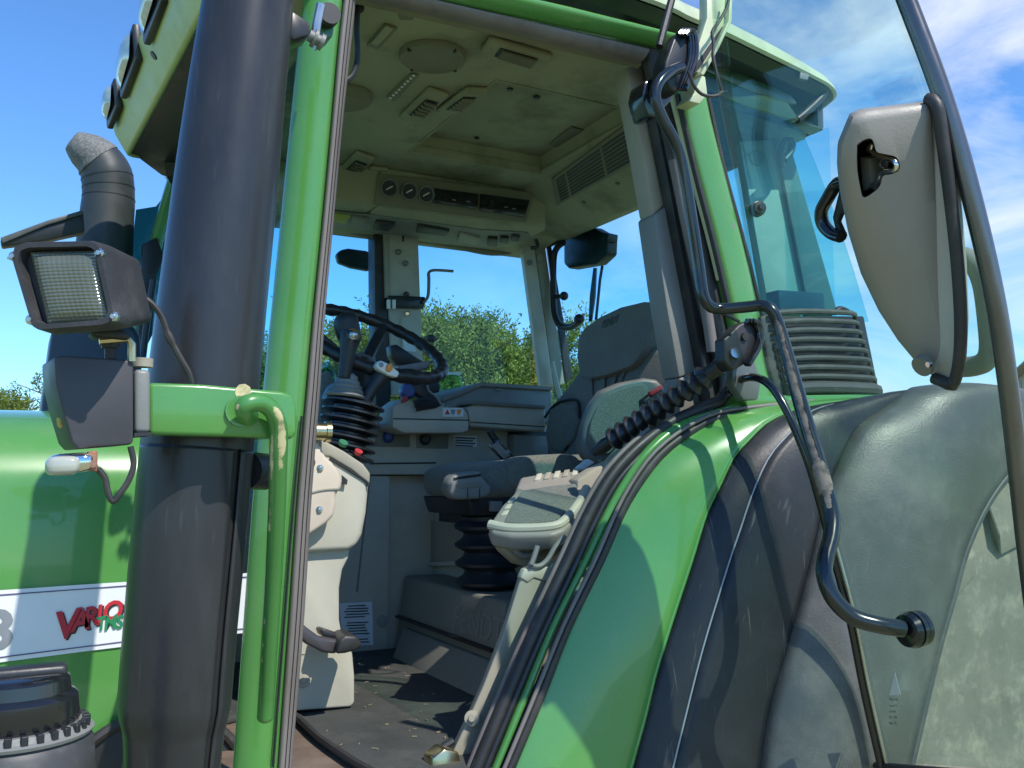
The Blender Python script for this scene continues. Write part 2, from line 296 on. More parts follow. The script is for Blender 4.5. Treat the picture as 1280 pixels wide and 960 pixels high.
# ================================================================== the setting
def sheet(name, s, z, mat):
    bm = B(); bm.faces.new([bm.verts.new((x, y, z)) for x, y in ((-s, -s), (s, -s), (s, s), (-s, s))])
    o = add(name, bm, mat, None); return setp(o, kind='structure')
GRASS = M('dry_gravelly_grass', (.27, .27, .13), .95, var=.3, scale=3, dirt=(.36, .33, .22), dirt_amt=.7, dscale=1.2, bump=1, bscale=70)
sheet('ground', 900, 0, GRASS)
BARK = M('bark', (.11, .085, .06), .9, var=.3, bump=.6, bscale=40)
def leafm(name, c):
    m = bpy.data.materials.new(name); m.use_nodes = True; nt = m.node_tree; b = nt.nodes['Principled BSDF']; n = nt.nodes.new; l = nt.links.new
    at = n('ShaderNodeAttribute'); at.attribute_name = 'leaf_tone'
    mx = n('ShaderNodeMix'); mx.data_type = 'RGBA'; mx.inputs[6].default_value = (*[k*.62 for k in c], 1); mx.inputs[7].default_value = (c[0]*1.5, c[1]*1.42, c[2]*1.2, 1)
    l(at.outputs['Fac'], mx.inputs[0]); l(mx.outputs[2], b.inputs['Base Color']); b.inputs['Roughness'].default_value = .6; b.inputs['Specular IOR Level'].default_value = .25
    tl = n('ShaderNodeBsdfTranslucent'); l(mx.outputs[2], tl.inputs[0]); ms = n('ShaderNodeMixShader'); ms.inputs[0].default_value = .35
    l(b.outputs[0], ms.inputs[1]); l(tl.outputs[0], ms.inputs[2]); l(ms.outputs[0], nt.nodes['Material Output'].inputs[0]); return m
LEAF = [leafm('willow_leaves', (.24, .285, .065)), leafm('olive_leaves', (.18, .25, .06)), leafm('deep_leaves', (.16, .22, .06))]
def tree(az, dist, h, w, label, lm, n=16000, seed=1):
    g = np.random.default_rng(seed); x0, y0 = dist*math.sin(R(az)), dist*math.cos(R(az))
    o = bpy.data.objects.new('tree', None); COL.objects.link(o); o.location = (x0, y0, 0); setp(o, label, 'tree', 'trees behind the tractor')
    bm = B(); tips = []
    for k in range(5):
        a = 2*math.pi*k/5+g.random(); s = g.uniform(.25, .5)*w
        p = [Vec((0, 0, -.1)), Vec((math.cos(a)*s*.25, math.sin(a)*s*.25, h*.2)), Vec((math.cos(a)*s*.7, math.sin(a)*s*.7, h*.5)), Vec((math.cos(a)*s, math.sin(a)*s, h*g.uniform(.75, .93)))]
        q = cat(p, 8); tube(q, list(np.linspace(.11, .015, 9)), 6, bm=bm)
        for t in range(3, 9): tips.append(q[t])
        for j in range(3):
            st = q[3+2*j]; a2 = a+g.uniform(-1.4, 1.4); e = st+Vec((math.cos(a2)*w*.3, math.sin(a2)*w*.3, h*.16)); tube([st, st.lerp(e, .5)+Vec((0, 0, .1)), e], [.035, .02, .008], 5, bm=bm); tips += [e, st.lerp(e, .5)]
    t = add('trunk', bm, BARK, None); t.parent = o
    # crown: sprays of narrow leaves set along many short twigs
    n = int(n*3.4); nt_ = n//22; dirs = g.normal(size=(nt_, 3)); dirs[:, 2] = abs(dirs[:, 2])*.9+.1; dirs /= np.linalg.norm(dirs, axis=1)[:, None]
    hub = np.array([list(tips[i]) for i in g.integers(0, len(tips), nt_)])
    shell = g.uniform(.35, 1, nt_)**.5
    cen = np.array([0, 0, h*.52])+dirs*np.stack([np.full(nt_, w*.5), np.full(nt_, w*.5), np.full(nt_, h*.46)], 1)*shell[:, None]
    low = g.random(nt_) < .3; cen[low, 2] = g.uniform(.3, h*.55, low.sum())
    cen = np.where((g.random(nt_) < .3)[:, None], hub+g.normal(0, .18, (nt_, 3)), cen)
    # clumps: pull sprays to a few lumps so that gaps open between them
    lumps = cen[g.integers(0, nt_, 34)]; near = lumps[np.argmin(((cen[:, None]-lumps[None])**2).sum(2), 1)]; cen = cen*.62+near*.38
    tw = dirs*.5+g.normal(0, .35, (nt_, 3)); tw[:, 2] += .75; tw /= np.linalg.norm(tw, axis=1)[:, None]
    tl = g.uniform(.25, .75, nt_)*(h/5.5)
    k = 22; s = np.tile(np.linspace(0, 1, k), nt_); ti = np.repeat(np.arange(nt_), k)
    pos = cen[ti]+tw[ti]*(tl[ti]*s)[:, None]+g.normal(0, .03, (nt_*k, 3))
    d = tw[ti]*.6+g.normal(0, .75, (nt_*k, 3)); d /= np.linalg.norm(d, axis=1)[:, None]
    sd_ = np.cross(d, g.normal(size=(nt_*k, 3))); sd_ /= np.linalg.norm(sd_, axis=1)[:, None]
    Ls = g.uniform(.06, .115, nt_*k)[:, None]; Ws = Ls*g.uniform(.15, .25, (nt_*k, 1))
    v = np.stack([pos, pos+d*Ls*.5+sd_*Ws, pos+d*Ls, pos+d*Ls*.5-sd_*Ws], 1).reshape(-1, 3)
    v[:, 2] = np.maximum(v[:, 2], .05)
    N = nt_*k; me = bpy.data.meshes.new('crown'); me.vertices.add(4*N); me.vertices.foreach_set('co', v.ravel())
    me.loops.add(4*N); me.loops.foreach_set('vertex_index', np.arange(4*N)); me.polygons.add(N); me.polygons.foreach_set('loop_start', np.arange(0, 4*N, 4))
    at = me.attributes.new('leaf_tone', 'FLOAT', 'FACE'); tone = np.clip(g.normal(.45, .22, nt_)[ti]+g.normal(0, .15, N), 0, 1); at.data.foreach_set('value', tone)
    me.update(); me.materials.append(lm); c = bpy.data.objects.new('crown', me); COL.objects.link(c); c.parent = o
for a in [(-4.2, 30, 4.35, 5.5, 'low bushy tree at the far left, above the green bonnet', LEAF[1], 14000, 3),
          (1.2, 31, 4.1, 5.0, 'small tree half hidden by the black lamp housing', LEAF[1], 12000, 4),
          (6.5, 27, 4.4, 4.2, 'tree hidden mostly behind the black exhaust stack', LEAF[2], 12000, 5),
          (13.3, 22, 4.7, 4.2, 'leafy tree seen under the steering wheel rim beside the door pillar', LEAF[1], 20000, 6),
          (17.6, 21, 5.0, 3.8, 'leafy tree showing behind the right cab pillar and steering wheel', LEAF[0], 22000, 7),
          (22.0, 20, 5.25, 4.2, 'pale willow tree with tall shoots, left in the right side window', LEAF[0], 30000, 8),
          (25.7, 20.5, 5.15, 4.0, 'pale willow tree in the middle of the right side window', LEAF[0], 30000, 9),
          (29.0, 22, 4.9, 3.6, 'darker tree at the right edge of the right side window', LEAF[2], 24000, 10)]:
    tree(*a)
# farm shed at the right edge, behind the open door
SHEDW = M('shed_cladding', (.42, .39, .30), .7, var=.1); SHEDR = M('shed_roof_sheet', (.36, .34, .27), .6, var=.12); SHEDD = M('shed_door', (.10, .16, .12), .6)
def shed():
    s = bpy.data.objects.new('farm_shed', None); COL.objects.link(s); s.location = (36, 22, 0); s.rotation_euler = (0, 0, R(-20))
    setp(s, 'beige farm shed with a gabled sheet roof beyond the open door frame', 'shed')
    def pa(n, bm, m, p=s):
        o = add(n, bm, m, None); o.parent = p; return o
    zz = -Z0
    w, l, e, r_ = 5.0, 9.0, 4.6, 7.0
    bm = prism([Vec((0, -w, 0)), Vec((0, w, 0)), Vec((0, w, e)), Vec((0, 0, r_)), Vec((0, -w, e))], Vec((l*2, 0, 0))); wall = pa('wall', bm, SHEDW)
    for i in range(24):
        y = -w+.2+i*.42; z = e+(r_-e)*(1-abs(y)/w)-.15
        pa('cladding_panel', prism([Vec((-.03, y, .05)), Vec((-.03, y+.36, .05)), Vec((-.03, y+.36, z-.1)), Vec((-.03, y, z-.1))], Vec((.028, 0, 0))), SHEDW, wall)
    for sgn in (-1, 1):
        n = Vec((0, sgn*(r_-e), w)).normalized()
        for i in range(16):
            x = -.5+i*1.2
            bm = prism([Vec((x, 0, r_+.02)), Vec((x+1.15, 0, r_+.02)), Vec((x+1.15, sgn*(w+.4), e-.17)), Vec((x, sgn*(w+.4), e-.17))], n*.06)
            pa('roof_sheet', bm, SHEDR)
    d = pa('door', prism([Vec((-.09, -1.6, .02)), Vec((-.09, 1.6, .02)), Vec((-.09, 1.6, 3.4)), Vec((-.09, -1.6, 3.4))], Vec((.055, 0, 0))), SHEDD)
    pa('handle', prism([Vec((-.15, -.1, 1.1)), Vec((-.15, .1, 1.1)), Vec((-.15, .1, 1.3)), Vec((-.15, -.1, 1.3))], Vec((.055, 0, 0))), STEEL, d)
shed()
# ================================================================== the tractor: roof
def zr(x, y, z): return V(x, y, z)
near = [(.45, 1.64), (.70, 1.65), (1.255, 1.684), (1.40, 1.708), (1.52, 1.726), (1.70, 1.765), (1.91, 1.81), (2.01, 1.838), (2.075, 1.885), (2.105, 1.96), (2.13, 2.085), (2.19, 2.35), (2.21, 2.67)]
far_ = [(x, 5.34-y) for x, y in near[::-1]][1:]
front = [(.45, 3.60), (.44, 3.30), (.44, 2.67), (.44, 2.0)]
_o = cat([Vec((x, y, 0)) for x, y in near+far_[:-1]], 110); outl = [(p.x, p.y) for p in _o]+front
def ring(off, z, o=outl):
    c = Vec((1.2, 2.67)); r = []
    for x, y in o:
        d = Vec((x, y))-c; k = (d.length-off)/d.length; r.append(V(c.x+d.x*k, c.y+d.y*k, z)) if 0 else r.append(V(c.x+d.x*k, c.y+d.y*k, z if z < 1.099 or z > 1.16 else 1.098+(z-1.098)*(1-.42*min(1, max(0, (x-1.70)/.36))**1.3)))
    return r
def rings_bm(rs, cap=True):
    bm = B(); vs = [[bm.verts.new(p) for p in r] for r in rs]; n = len(vs[0])
    for a, b in zip(vs, vs[1:]):
        for i in range(n): bm.faces.new((a[i], a[(i+1) % n], b[(i+1) % n], b[i]))
    if cap: bm.faces.new(vs[0][::-1]); bm.faces.new(vs[-1])
    return bm
roof = add('cab_roof', rings_bm([ring(.40, 1.20), ring(.30, 1.185), ring(.07, 1.14), ring(.03, 1.112), ring(.008, 1.098), ring(0, 1.104), ring(.004, 1.122), ring(.014, 1.142), ring(.045, 1.155), ring(.25, 1.21), ring(.6, 1.28)]), PALE, label=None, smooth=50)
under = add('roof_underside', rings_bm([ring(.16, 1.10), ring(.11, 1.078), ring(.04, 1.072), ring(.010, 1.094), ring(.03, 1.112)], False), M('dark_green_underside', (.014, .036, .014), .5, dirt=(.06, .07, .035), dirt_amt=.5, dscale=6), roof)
# front visor: pale lip, black belly, lamps
def visor(px): return [V(*p) for p in px]
lipA = [(.292, .0, 1.036), (.284, .0, 1.046), (.254, 0, 1.095), (.232, 0, 1.16), (.24, 0, 1.195), (.50, 0, 1.235)]
rows = []
for y, dx in ((1.72, .10), (1.8, .065), (2.08, .046), (2.67, .023), (3.0, .008), (3.17, .0), (3.185, .012), (3.19, .03)):
    rows.append([V(x+dx, y, z) for x, _, z in lipA])
lip = add('roof_visor', grid(rows), LIMEW, roof, smooth=30); thick(lip, .012, 1)
belly = B()
prism([V(.41, 1.70, 1.040), V(.365, 1.78, 1.040), V(.334, 2.08, 1.040), V(.311, 2.67, 1.040), V(.290, 3.17, 1.040), V(.41, 3.37, 1.040), V(.62, 3.5, 1.040), V(.62, 1.70, 1.040)], Vec((0, 0, .075)), belly)
bel = add('visor_belly', belly, BLACKP, roof, .004)
bm = B()
for r in range(6):
    for c in range(2): box((.40+c*.05, 2.2+r*.05, 1.034), (.435+c*.05, 2.225+r*.05, 1.0398), bm)
add('belly_slots', bm, INK, roof)
add('drip_bracket', prism([V(.40, 3.22, 1.04), V(.46, 3.36, 1.04), V(.46, 3.36, .97), V(.44, 3.30, .99), V(.43, 3.27, .985), V(.41, 3.24, 1.0)], Vec((.05, -.01, 0))), BLACKP, roof)
for k, (ya, yb, za, zb) in enumerate(((2.24, 2.48, 1.10, 1.21), (2.60, 2.88, 1.10, 1.21), (2.95, 3.13, 1.09, 1.19))):
    ox = (2.9-ya)*.046; fr = [V(.246+ox, ya, za+.01), V(.236+ox, yb, za), V(.226+ox, yb, zb), V(.236+ox, ya, zb)]
    w = add('work_light', prism(fr, Vec((-.02, 0, 0))), BLACKP, roof, .006)
    ya += .018; yb -= .012; za += .02; zb -= .012; ym, zm = (ya+yb)/2, (za+zb)/2; rws = []
    for i in range(9):
        t = i/8; rws.append([V(.212+ox-.020*(1-(2*t-1)**4)*(1-(2*s/8-1)**4), ya+(yb-ya)*t, za+(zb-za)*s/8) for s in range(9)])
    add('lamp_lens', grid(rws), M('roof_lamp_lens_%d' % k, (.42, .50, .48), .12, var=.15, scale=25, coat=.7), roof)
hole = disc(onX(.255)(193, 69), Vec((-1, 0, -.8)), .011, .004); add('plug_hole', hole, INK, roof)
# roof clips on the near underside
clip = plate([(788, 22), (803, 14), (806, 20), (797, 32), (794, 38), (786, 35)], onY(1.745), (0, .02, 0)); add('roof_clip', clip, GREYP, roof, .002)
cl2 = tube(cat([onY(1.86)(*p) for p in ((985, 88), (1010, 97), (1030, 105), (1028, 120), (1008, 140), (996, 150))], 14), .011); add('drip_rail_end', cl2, BLACKP, roof)
add('roof_latch', plate([(1001, 90), (1012, 93), (1010, 100), (1000, 98)], onY(1.80), (0, .01, 0)), GREYP, roof, .002)
# ------------------------------------------------------------------ cab frame, near side
def ln(a, b, n): return [(a[0]+(b[0]-a[0])*k/n, a[1]+(b[1]-a[1])*k/n) for k in range(n+1)]
f76 = onY(1.76)
# A pillar: rounded green tube
La = curve([(386, -60), (372, 60), (358, 200), (345, 330), (330, 470), (316, 620), (304, 780), (290, 970), (280, 1100)], onY(1.80), 30)
Ra = curve([(436, -60), (424, 40), (414, 150), (402, 280), (390, 400), (383, 480), (371, 620), (360, 780), (347, 960), (338, 1100)], onY(1.765), 30)
apil = add('door_pillar', band(La, Ra, Vec((-.35, -1, 0)).normalized(), .034, 12, power=2.4), GREEN, smooth=60)
Ls = curve([(437, -60), (425, 40), (415, 150), (403, 280), (391, 400), (384, 480), (372, 620), (361, 780), (348, 960), (339, 1100)], onY(1.758), 30)
Rs = curve([(450, -60), (440, 40), (428, 150), (416, 280), (405, 400), (400, 480), (389, 620), (379, 780), (364, 960), (356, 1100)], onY(1.775), 30)
seal = add('door_seal', band(Ls, Rs, Vec((0, -1, 0)), .014, 8, power=3), RUBG, apil, smooth=60)
for t0, t1 in ((.33, .38), (.62, .66)):
    l = [a.lerp(b, t0)+Vec((0, -.0135, 0)) for a, b in zip(Ls, Rs)]; r = [a.lerp(b, t1)+Vec((0, -.0135, 0)) for a, b in zip(Ls, Rs)]
    add('seal_lip', band(l, r, Vec((0, -1, 0)), .003, 4), RUB, apil, smooth=60)
add('pillar_groove', band(curve([(377, 520), (366, 640), (355, 780), (341, 960)], onY(1.735), 12), curve([(379, 520), (368, 640), (357, 780), (343, 960)], onY(1.735), 12), Vec((0, -1, 0)), .002, 3), RUB, apil)
# windscreen edge seal and far pillar of the windscreen
add('windscreen', prism([V(.40, 1.82, -.05), V(.30, 2.67, -.05), V(.40, 3.5, -.05), V(.52, 3.5, 1.02), V(.42, 2.67, 1.04), V(.52, 1.82, 1.02)], Vec((.006, 0, 0))), G_WIN)
fp = curve([(226, 200), (205, 270), (186, 340), (176, 390), (168, 440), (158, 540)], onY(3.50), 14)
add('screen_pillar', tube(fp, .036, 10, flat=.7), GREEN)
add('screen_corner_glass', plate([(213, 235), (195, 258), (170, 262), (166, 300), (168, 420), (190, 420), (215, 330), (222, 260)], onY(3.56), (0, .006, 0)), GLASS('dark_corner_glass', (.10, .26, .25), 1.5))
add('washer_hose', tube(curve([(192, 350), (184, 400), (178, 450)], onY(3.4), 8), .012, 8), BLACKP)
add('screen_lower_frame', plate([(178, 305), (196, 296), (205, 320), (196, 345), (190, 420), (180, 440), (172, 430), (176, 350)], onY(3.45), (0, .03, 0)), BLACKP, None or root, .004)
# beam over the door
beam_l = [f76(*p) for p in ln((300, -51), (826, 62), 20)]; beam_u = [onY(1.72)(*p) for p in ln((430, -62), (846, 42), 20)]
add('door_header', band(beam_u, beam_l, Vec((0, -1, -.3)).normalized(), .02, 8), GREEN, smooth=60)
add('header_soffit', prism([V(.4, 1.675, 1.085), V(1.5, 1.735, 1.085), V(1.5, 1.80, 1.075), V(.4, 1.80, 1.075)], Vec((0, 0, .01))), PALE)
hs_u = [onY(1.755)(*p) for p in ln((330, -48), (810, 62), 20)]; hs_l = [onY(1.775)(*p) for p in ln((330, -32), (801, 78), 20)]
add('header_seal', band(hs_u, hs_l, Vec((0, -1, 0)), .014, 8, power=3), RUBG, apil)
hs_l2 = [onY(1.80)(*p) for p in ln((330, -24), (799, 84), 20)]; hs_u2 = [onY(1.79)(*p) for p in ln((330, -32), (801, 78), 20)]
add('header_trim', band(hs_u2, hs_l2, Vec((0, -1, 0)), .006, 4), CEILD, apil)
# B post: green outside, black seals, beige trim inside
bp = add('rear_door_post', band(curve([(838, 70), (848, 130), (868, 215), (890, 300), (912, 395), (925, 470), (930, 540)], onY(1.745), 16),
         curve([(872, 60), (882, 130), (903, 215), (925, 300), (948, 395), (966, 470), (975, 530)], onY(1.745), 16), Vec((0, -1, 0)), .02, 8, power=3), GREEN, smooth=60)
add('post_seal', band(curve([(801, 62), (822, 130), (841, 215), (858, 300), (877, 390), (897, 455), (905, 490)], onY(1.78), 16),
    curve([(826, 62), (846, 130), (864, 215), (884, 300), (902, 390), (917, 455), (922, 500)], onY(1.765), 16), Vec((0, -1, 0)), .014, 8), RUB, bp, smooth=60)
add('post_inner_seal', band(curve([(838, 200), (856, 290), (877, 380), (886, 440)], onY(1.768), 10), curve([(846, 200), (866, 290), (889, 385), (897, 440)], onY(1.762), 10), Vec((0, -1, 0)), .009, 6), RUBG, bp, smooth=60)
add('post_bright_strip', band(curve([(828, 75), (844, 140), (866, 225), (886, 300), (898, 350)], onY(1.742), 14), curve([(832, 75), (848, 140), (870, 225), (890, 300), (902, 350)], onY(1.742), 14), Vec((0, -1, 0)), .004, 4), PALE, bp)
add('post_black_edge', band(curve([(846, 118), (868, 215), (890, 300), (912, 395)], onY(1.728), 14), curve([(850, 118), (873, 215), (895, 300), (917, 395)], onY(1.726), 14), Vec((0, -1, 0)), .004, 4), RUB, bp)
add('post_core', plate([(812, 70), (846, 64), (880, 130), (925, 300), (960, 470), (955, 500), (886, 500), (868, 400), (842, 262), (818, 140)], onY(1.80), (0, .035, 0)), RUB, bp)
g1 = plate([(783, 84), (806, 80), (822, 165), (838, 250), (817, 269), (803, 190)], onY(1.84), (0, .06, 0)); add('post_trim', g1, BEIGE, bp, .006)
g2 = plate([(817, 269), (840, 252), (870, 370), (893, 457), (849, 472), (833, 380)], onY(1.832), (0, .07, 0)); tr2 = add('post_trim', g2, GREYP, bp, .006, label='grey lower pillar trim with two screw holes')
for p in ((842, 282), (868, 429)): add('trim_screw', disc(onY(1.831)(*p), -Y1, .006, .003, 8), INK, bp)
g3 = plate([(849, 472), (893, 457), (902, 500), (880, 520), (850, 530)], onY(1.836), (0, .07, 0)); add('post_trim', g3, TAUPED, bp, .006)
# quarter window
qg = [(882, 108), (920, 128), (960, 141), (987, 149), (1002, 163), (1020, 205), (1045, 270), (1068, 340), (1086, 402), (1050, 402), (958, 400), (930, 300), (905, 210)]
qw = add('quarter_window', plate(qg, onY(1.742), (0, .006, 0)), GLASS('quarter_glass', (.60, .88, .90), .8, .02))
add('pane_seal', tube(curve([(884, 118), (905, 212), (930, 304), (954, 400)], onY(1.738), 16), .006, 8), RUB, qw)
kn = onY(1.735)(946, 262); ax = Vec((-.3, -1, 0)).normalized()
add('window_knob', lathe(kn-ax*.02, kn+ax*.03, [(0, .010), (.3, .010), (.3, .019), (.6, .019), (.62, .016), (.8, .016), (.82, .008), (1, .007)], 18), BLACKP, qw)
add('glass_bolt', disc(onY(1.735)(912, 284), ax, .011, .008, 14), GREYP, qw)
add('rear_post_trim', plate([(925, 176), (968, 174), (990, 270), (1010, 392), (962, 392), (946, 300)], onY(2.02), (.02, .05, 0)), BEIGEL, None or root, .006)
add('trim_cap', disc(onY(2.015)(945, 197), Vec((-.5, -1, 0)), .022, .01, 18), BEIGE)
add('rear_post', plate([(968, 165), (984, 165), (1048, 392), (1012, 392)], onY(2.0), (.03, .06, 0)), TAUPED, None or root, .006)
add('rear_window_latch', join(tube(curve([(978, 210), (975, 190), (982, 176), (990, 178), (988, 190), (980, 200)], onY(1.95), 12), .011, 8)), BLACKP)
add('warning_light_box', plate([(973, 362), (1030, 366), (1032, 390), (975, 388)], onY(1.80), (0, .05, 0)), M('slate_box', (.05, .065, .085), .4), None or root, .004)
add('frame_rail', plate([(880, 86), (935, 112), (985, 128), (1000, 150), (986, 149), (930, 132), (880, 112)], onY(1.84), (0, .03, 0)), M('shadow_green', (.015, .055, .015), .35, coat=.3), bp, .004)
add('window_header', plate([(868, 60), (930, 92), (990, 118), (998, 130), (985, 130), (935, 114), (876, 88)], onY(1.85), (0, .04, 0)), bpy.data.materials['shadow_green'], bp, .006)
# louvred air vent below the quarter window
lv = add('air_vent', prism([onY(1.74)(955, 395), onY(1.74)(1080, 395), onY(1.74)(1100, 492), onY(1.74)(972, 494)], Vec((0, .10, 0))), BLACKP, None, .004); lv.parent = root; lv.matrix_parent_inverse = Matrix.Translation(-ROOTLOC)
VENT = M('dusty_vent_slat', (.06, .064, .06), .55, var=.1, dirt=(.2, .2, .17), dirt_amt=.4, dscale=9)
add('vent_end_plate', plate([(951, 396), (962, 392), (976, 404), (988, 494), (972, 496), (960, 450)], onY(1.715), (0, .04, 0)), VENT, lv, .006)
for i in range(9):
    y = 389+i*11.6; xe = 1078+i*3.6; xs = 962+i*2.6; h = 2.9 if i < 8 else 6.5
    if i == 8: y = 484
    f = onY(1.705)
    c = curve([(xs, y+3), (xs+40, y), (xe-25, y+1.5), (xe-4, y+4), (xe+2, y+9)], f, 14)
    c[-1] += Vec((0, .03, 0)); c[-2] += Vec((0, .01, 0))
    add('vent_slat', tube(c, pxm(h, c[0]), 8, flat=1.25, up=Z1), VENT, lv)
for i in range(4): add('vent_clip', plate([(967+i*3, 432+i*12), (974+i*3, 431+i*12), (975+i*3, 438+i*12), (968+i*3, 439+i*12)], onY(1.712), (0, .004, 0)), INK, lv)
add('vent_cap', tube(curve([(1043, 391), (1050, 386), (1060, 390)], onY(1.74), 8), .008, 8), BLACKP, lv)
add('vent_ledge', plate([(925, 494), (975, 494), (1108, 492), (1125, 498), (1040, 506), (935, 508)], onY(1.70), (0, .3, 0)), GREEN, None or root, .004)
# ------------------------------------------------------------------ slotted pale bracket at the top of the door post, with its wire
fb = onY(1.60)
brk = add('slotted_bracket', plate([(884, -10), (916, -10), (914, 26), (897, 62), (876, 92), (862, 86), (872, 60), (884, 22)], fb, (.0, .03, 0)), PALE, None, .003); brk.parent = root; brk.matrix_parent_inverse = Matrix.Translation(-ROOTLOC)
add('bracket_slot', plate([(903, 33), (905, 38), (874, 86), (869, 90), (867, 85), (870, 80)], onY(1.5985), (0, .004, 0)), INK, brk)
add('bracket_flange', plate([(913, -10), (916, -10), (915, 26), (898, 62), (880, 94), (876, 92), (895, 60), (911, 25)], onY(1.585), (0, .06, 0)), PALE, brk, .002)
add('bracket_foot', plate([(866, 92), (882, 95), (885, 118), (875, 130), (860, 126), (868, 116)], onY(1.66), (0, .05, 0)), PALE, brk, .004)
add('bracket_wire', tube(curve([(913, -10), (908, 10), (898, 28), (890, 40), (892, 55), (891, 70), (895, 88), (898, 100), (902, 115), (892, 120), (878, 118), (868, 108), (861, 90)], onY(1.57), 40), .0038, 7), RUB, brk)
add('stay_rod', tube([onY(1.63)(*p) for p in ((842, -10), (834, 20), (824, 58))], .009, 8), BLACKP)
# ------------------------------------------------------------------ fender
C0 = [(1060, 502), (1020, 505), (970, 510), (920, 516), (897, 520), (880, 530), (848, 548), (824, 567), (804, 588), (780, 620), (755, 665), (737, 705), (700, 790), (666, 872), (630, 960), (590, 1060)]
C1 = [(1075, 504), (1030, 507), (1000, 512), (975, 521), (955, 532), (932, 555), (917, 572), (900, 607), (882, 645), (865, 700), (842, 770), (820, 841), (807, 895), (789, 960), (765, 1050)]
C2 = [(1110, 499), (1085, 500), (1057, 504), (1027, 511), (1008, 520), (986, 544), (962, 572), (942, 615), (925, 665), (913, 700), (880, 808), (855, 906), (842, 960), (820, 1050)]
C3 = [(1160, 489), (1135, 493), (1107, 515), (1070, 542), (1045, 592), (1029, 640), (1015, 700), (985, 816), (964, 884), (953, 955), (940, 1050)]
C4 = [(1330, 520), (1300, 545), (1264, 588), (1250, 604), (1232, 631), (1215, 665), (1202, 700), (1192, 738), (1170, 816), (1145, 922), (1136, 960), (1115, 1060)]
N = 40
k0 = curve(C0, onY(1.72), N); k1 = curve(C1, onY(1.64), N); k2 = curve(C2, onY(1.595), N); k3 = curve(C3, onY(1.56), N); k4 = curve(C4, onY(1.50), N)
def tail(k, drop=0):   # carry the arch on towards the rear of the tractor
    p = k[0]; return [V(3.3, p.y, -.35+drop), V(3.0, p.y, -.02), V(2.6, p.y, p.z-Z0-.02)]+[V(2.6+(p.x-2.6)*t, p.y, p.z-Z0+.0*t) for t in (.35, .7)]+k
def loft2(ka, kb, m=8, bul=0.0, up=Vec((-.6, -.8, .3))):
    rows = []
    for j in range(m+1):
        t = j/m; rows.append([a.lerp(b, t)+up.normalized()*bul*math.sin(math.pi*t) for a, b in zip(ka, kb)])
    return rows
t0, t1, t2, t3, t4 = tail(k0), tail(k1), tail(k2), tail(k3), tail(k4, -.1)
fen = add('rear_fender', grid(loft2(t0, t1, 8, .012)), GREEN, smooth=70, label='glossy green inner fender panel'); thick(fen, .008, 1)
f2 = add('fender_cover', grid(loft2([a+Vec((.003, .0, -.004)) for a in t1], [a+Vec((.004, 0, -.004)) for a in t2], 6, .006)), FENB, fen, smooth=70); thick(f2, .008, 1)
f3 = add('fender_cover', grid(loft2(t2, t3, 8, .010)), FENB, fen, smooth=70, label='scratched outer black fender band'); thick(f3, .008, 1)
def mids(ka, kb):
    rows = []
    for j in range(15):
        t = j/14; b = .075*math.sin(math.pi*min(1, t*1.04))**.8+.02*math.sin(math.pi*t)*0
        rows.append([a.lerp(c, t)+Vec((-.55, -.8, .35)).normalized()*b*min(1, (i+1)/6) for i, (a, c) in enumerate(zip(ka, kb))])
    return rows
f4 = add('fender_flare', grid(mids([a+Vec((-.004, -.004, .006)) for a in t3], t4)), FENG, fen, smooth=70); thick(f4, .008, 1)
add('flare_lip', tube([p for p in t4], .012, 10), VENT, fen)
add('cover_edge', tube([p+Vec((-.005, -.005, .003)) for p in t2[3:]], .0022, 8), M('bright_edge', (.34, .36, .37), .3, metal=.5), fen)
add('panel_edge', tube([p+Vec((-.004, -.004, .003)) for p in t1[3:]], .0038, 8), GREEN, fen)
# seals and the bright green flange that follow the fender up to the post
A0 = [(907, 455), (908, 480), (902, 500), (882, 508), (845, 524), (820, 541), (790, 566), (762, 598), (738, 640), (715, 690), (694, 735), (668, 790), (638, 860), (603, 944), (575, 1015)]
G0 = [(922, 480), (921, 500), (905, 508), (880, 516), (857, 523), (830, 538), (804, 562), (784, 588), (757, 635), (727, 700), (686, 783), (652, 865), (613, 962), (585, 1030)]
G1 = [(940, 500), (935, 510), (915, 513), (890, 519), (866, 530), (842, 545), (816, 568), (796, 592), (769, 638), (737, 702), (697, 783), (664, 865), (624, 962), (596, 1030)]
gs = add('fender_flange', band(curve(G0, onY(1.735), 40), curve(G1, onY(1.722), 40), Vec((-.5, -.8, .2)).normalized(), .010, 6), GREEN, fen, smooth=70)
H0 = [(1015, 503), (970, 508), (935, 512), (905, 516), (880, 524), (850, 541), (822, 563), (800, 589), (774, 632), (745, 698), (704, 783), (670, 866), (630, 962), (602, 1030)]
H1 = [(1018, 508), (970, 514), (938, 518), (910, 522), (884, 533), (856, 551), (830, 573), (810, 598), (784, 640), (757, 702), (715, 786), (684, 866), (644, 962), (616, 1030)]
add('fender_gasket', band(curve(H0, onY(1.712), 40), curve(H1, onY(1.702), 40), Vec((-.5, -.8, .2)).normalized(), .014, 6), RUB, fen, smooth=70)
add('gasket_bead', tube([p+Vec((-.007, -.012, .004)) for p in curve(H0, onY(1.71), 40)], .0045, 8), RUBG, fen, smooth=70)
s1 = curve(A0, onY(1.742), 50); sealc = add('opening_seal', tube(s1, [.015]*8+[.0125]*43, 12), RUB, fen, smooth=70)
s1b = curve([(x+9, y+5) for x, y in A0[3:]], onY(1.734), 40); add('seal_lip', tube(s1b, .008, 8), BLACKP, fen, smooth=70)
s1c = curve([(x-9, y-4) for x, y in A0[5:]], onY(1.765), 40); add('seal_lip', tube(s1c, .0065, 8), RUBG, fen, smooth=70)
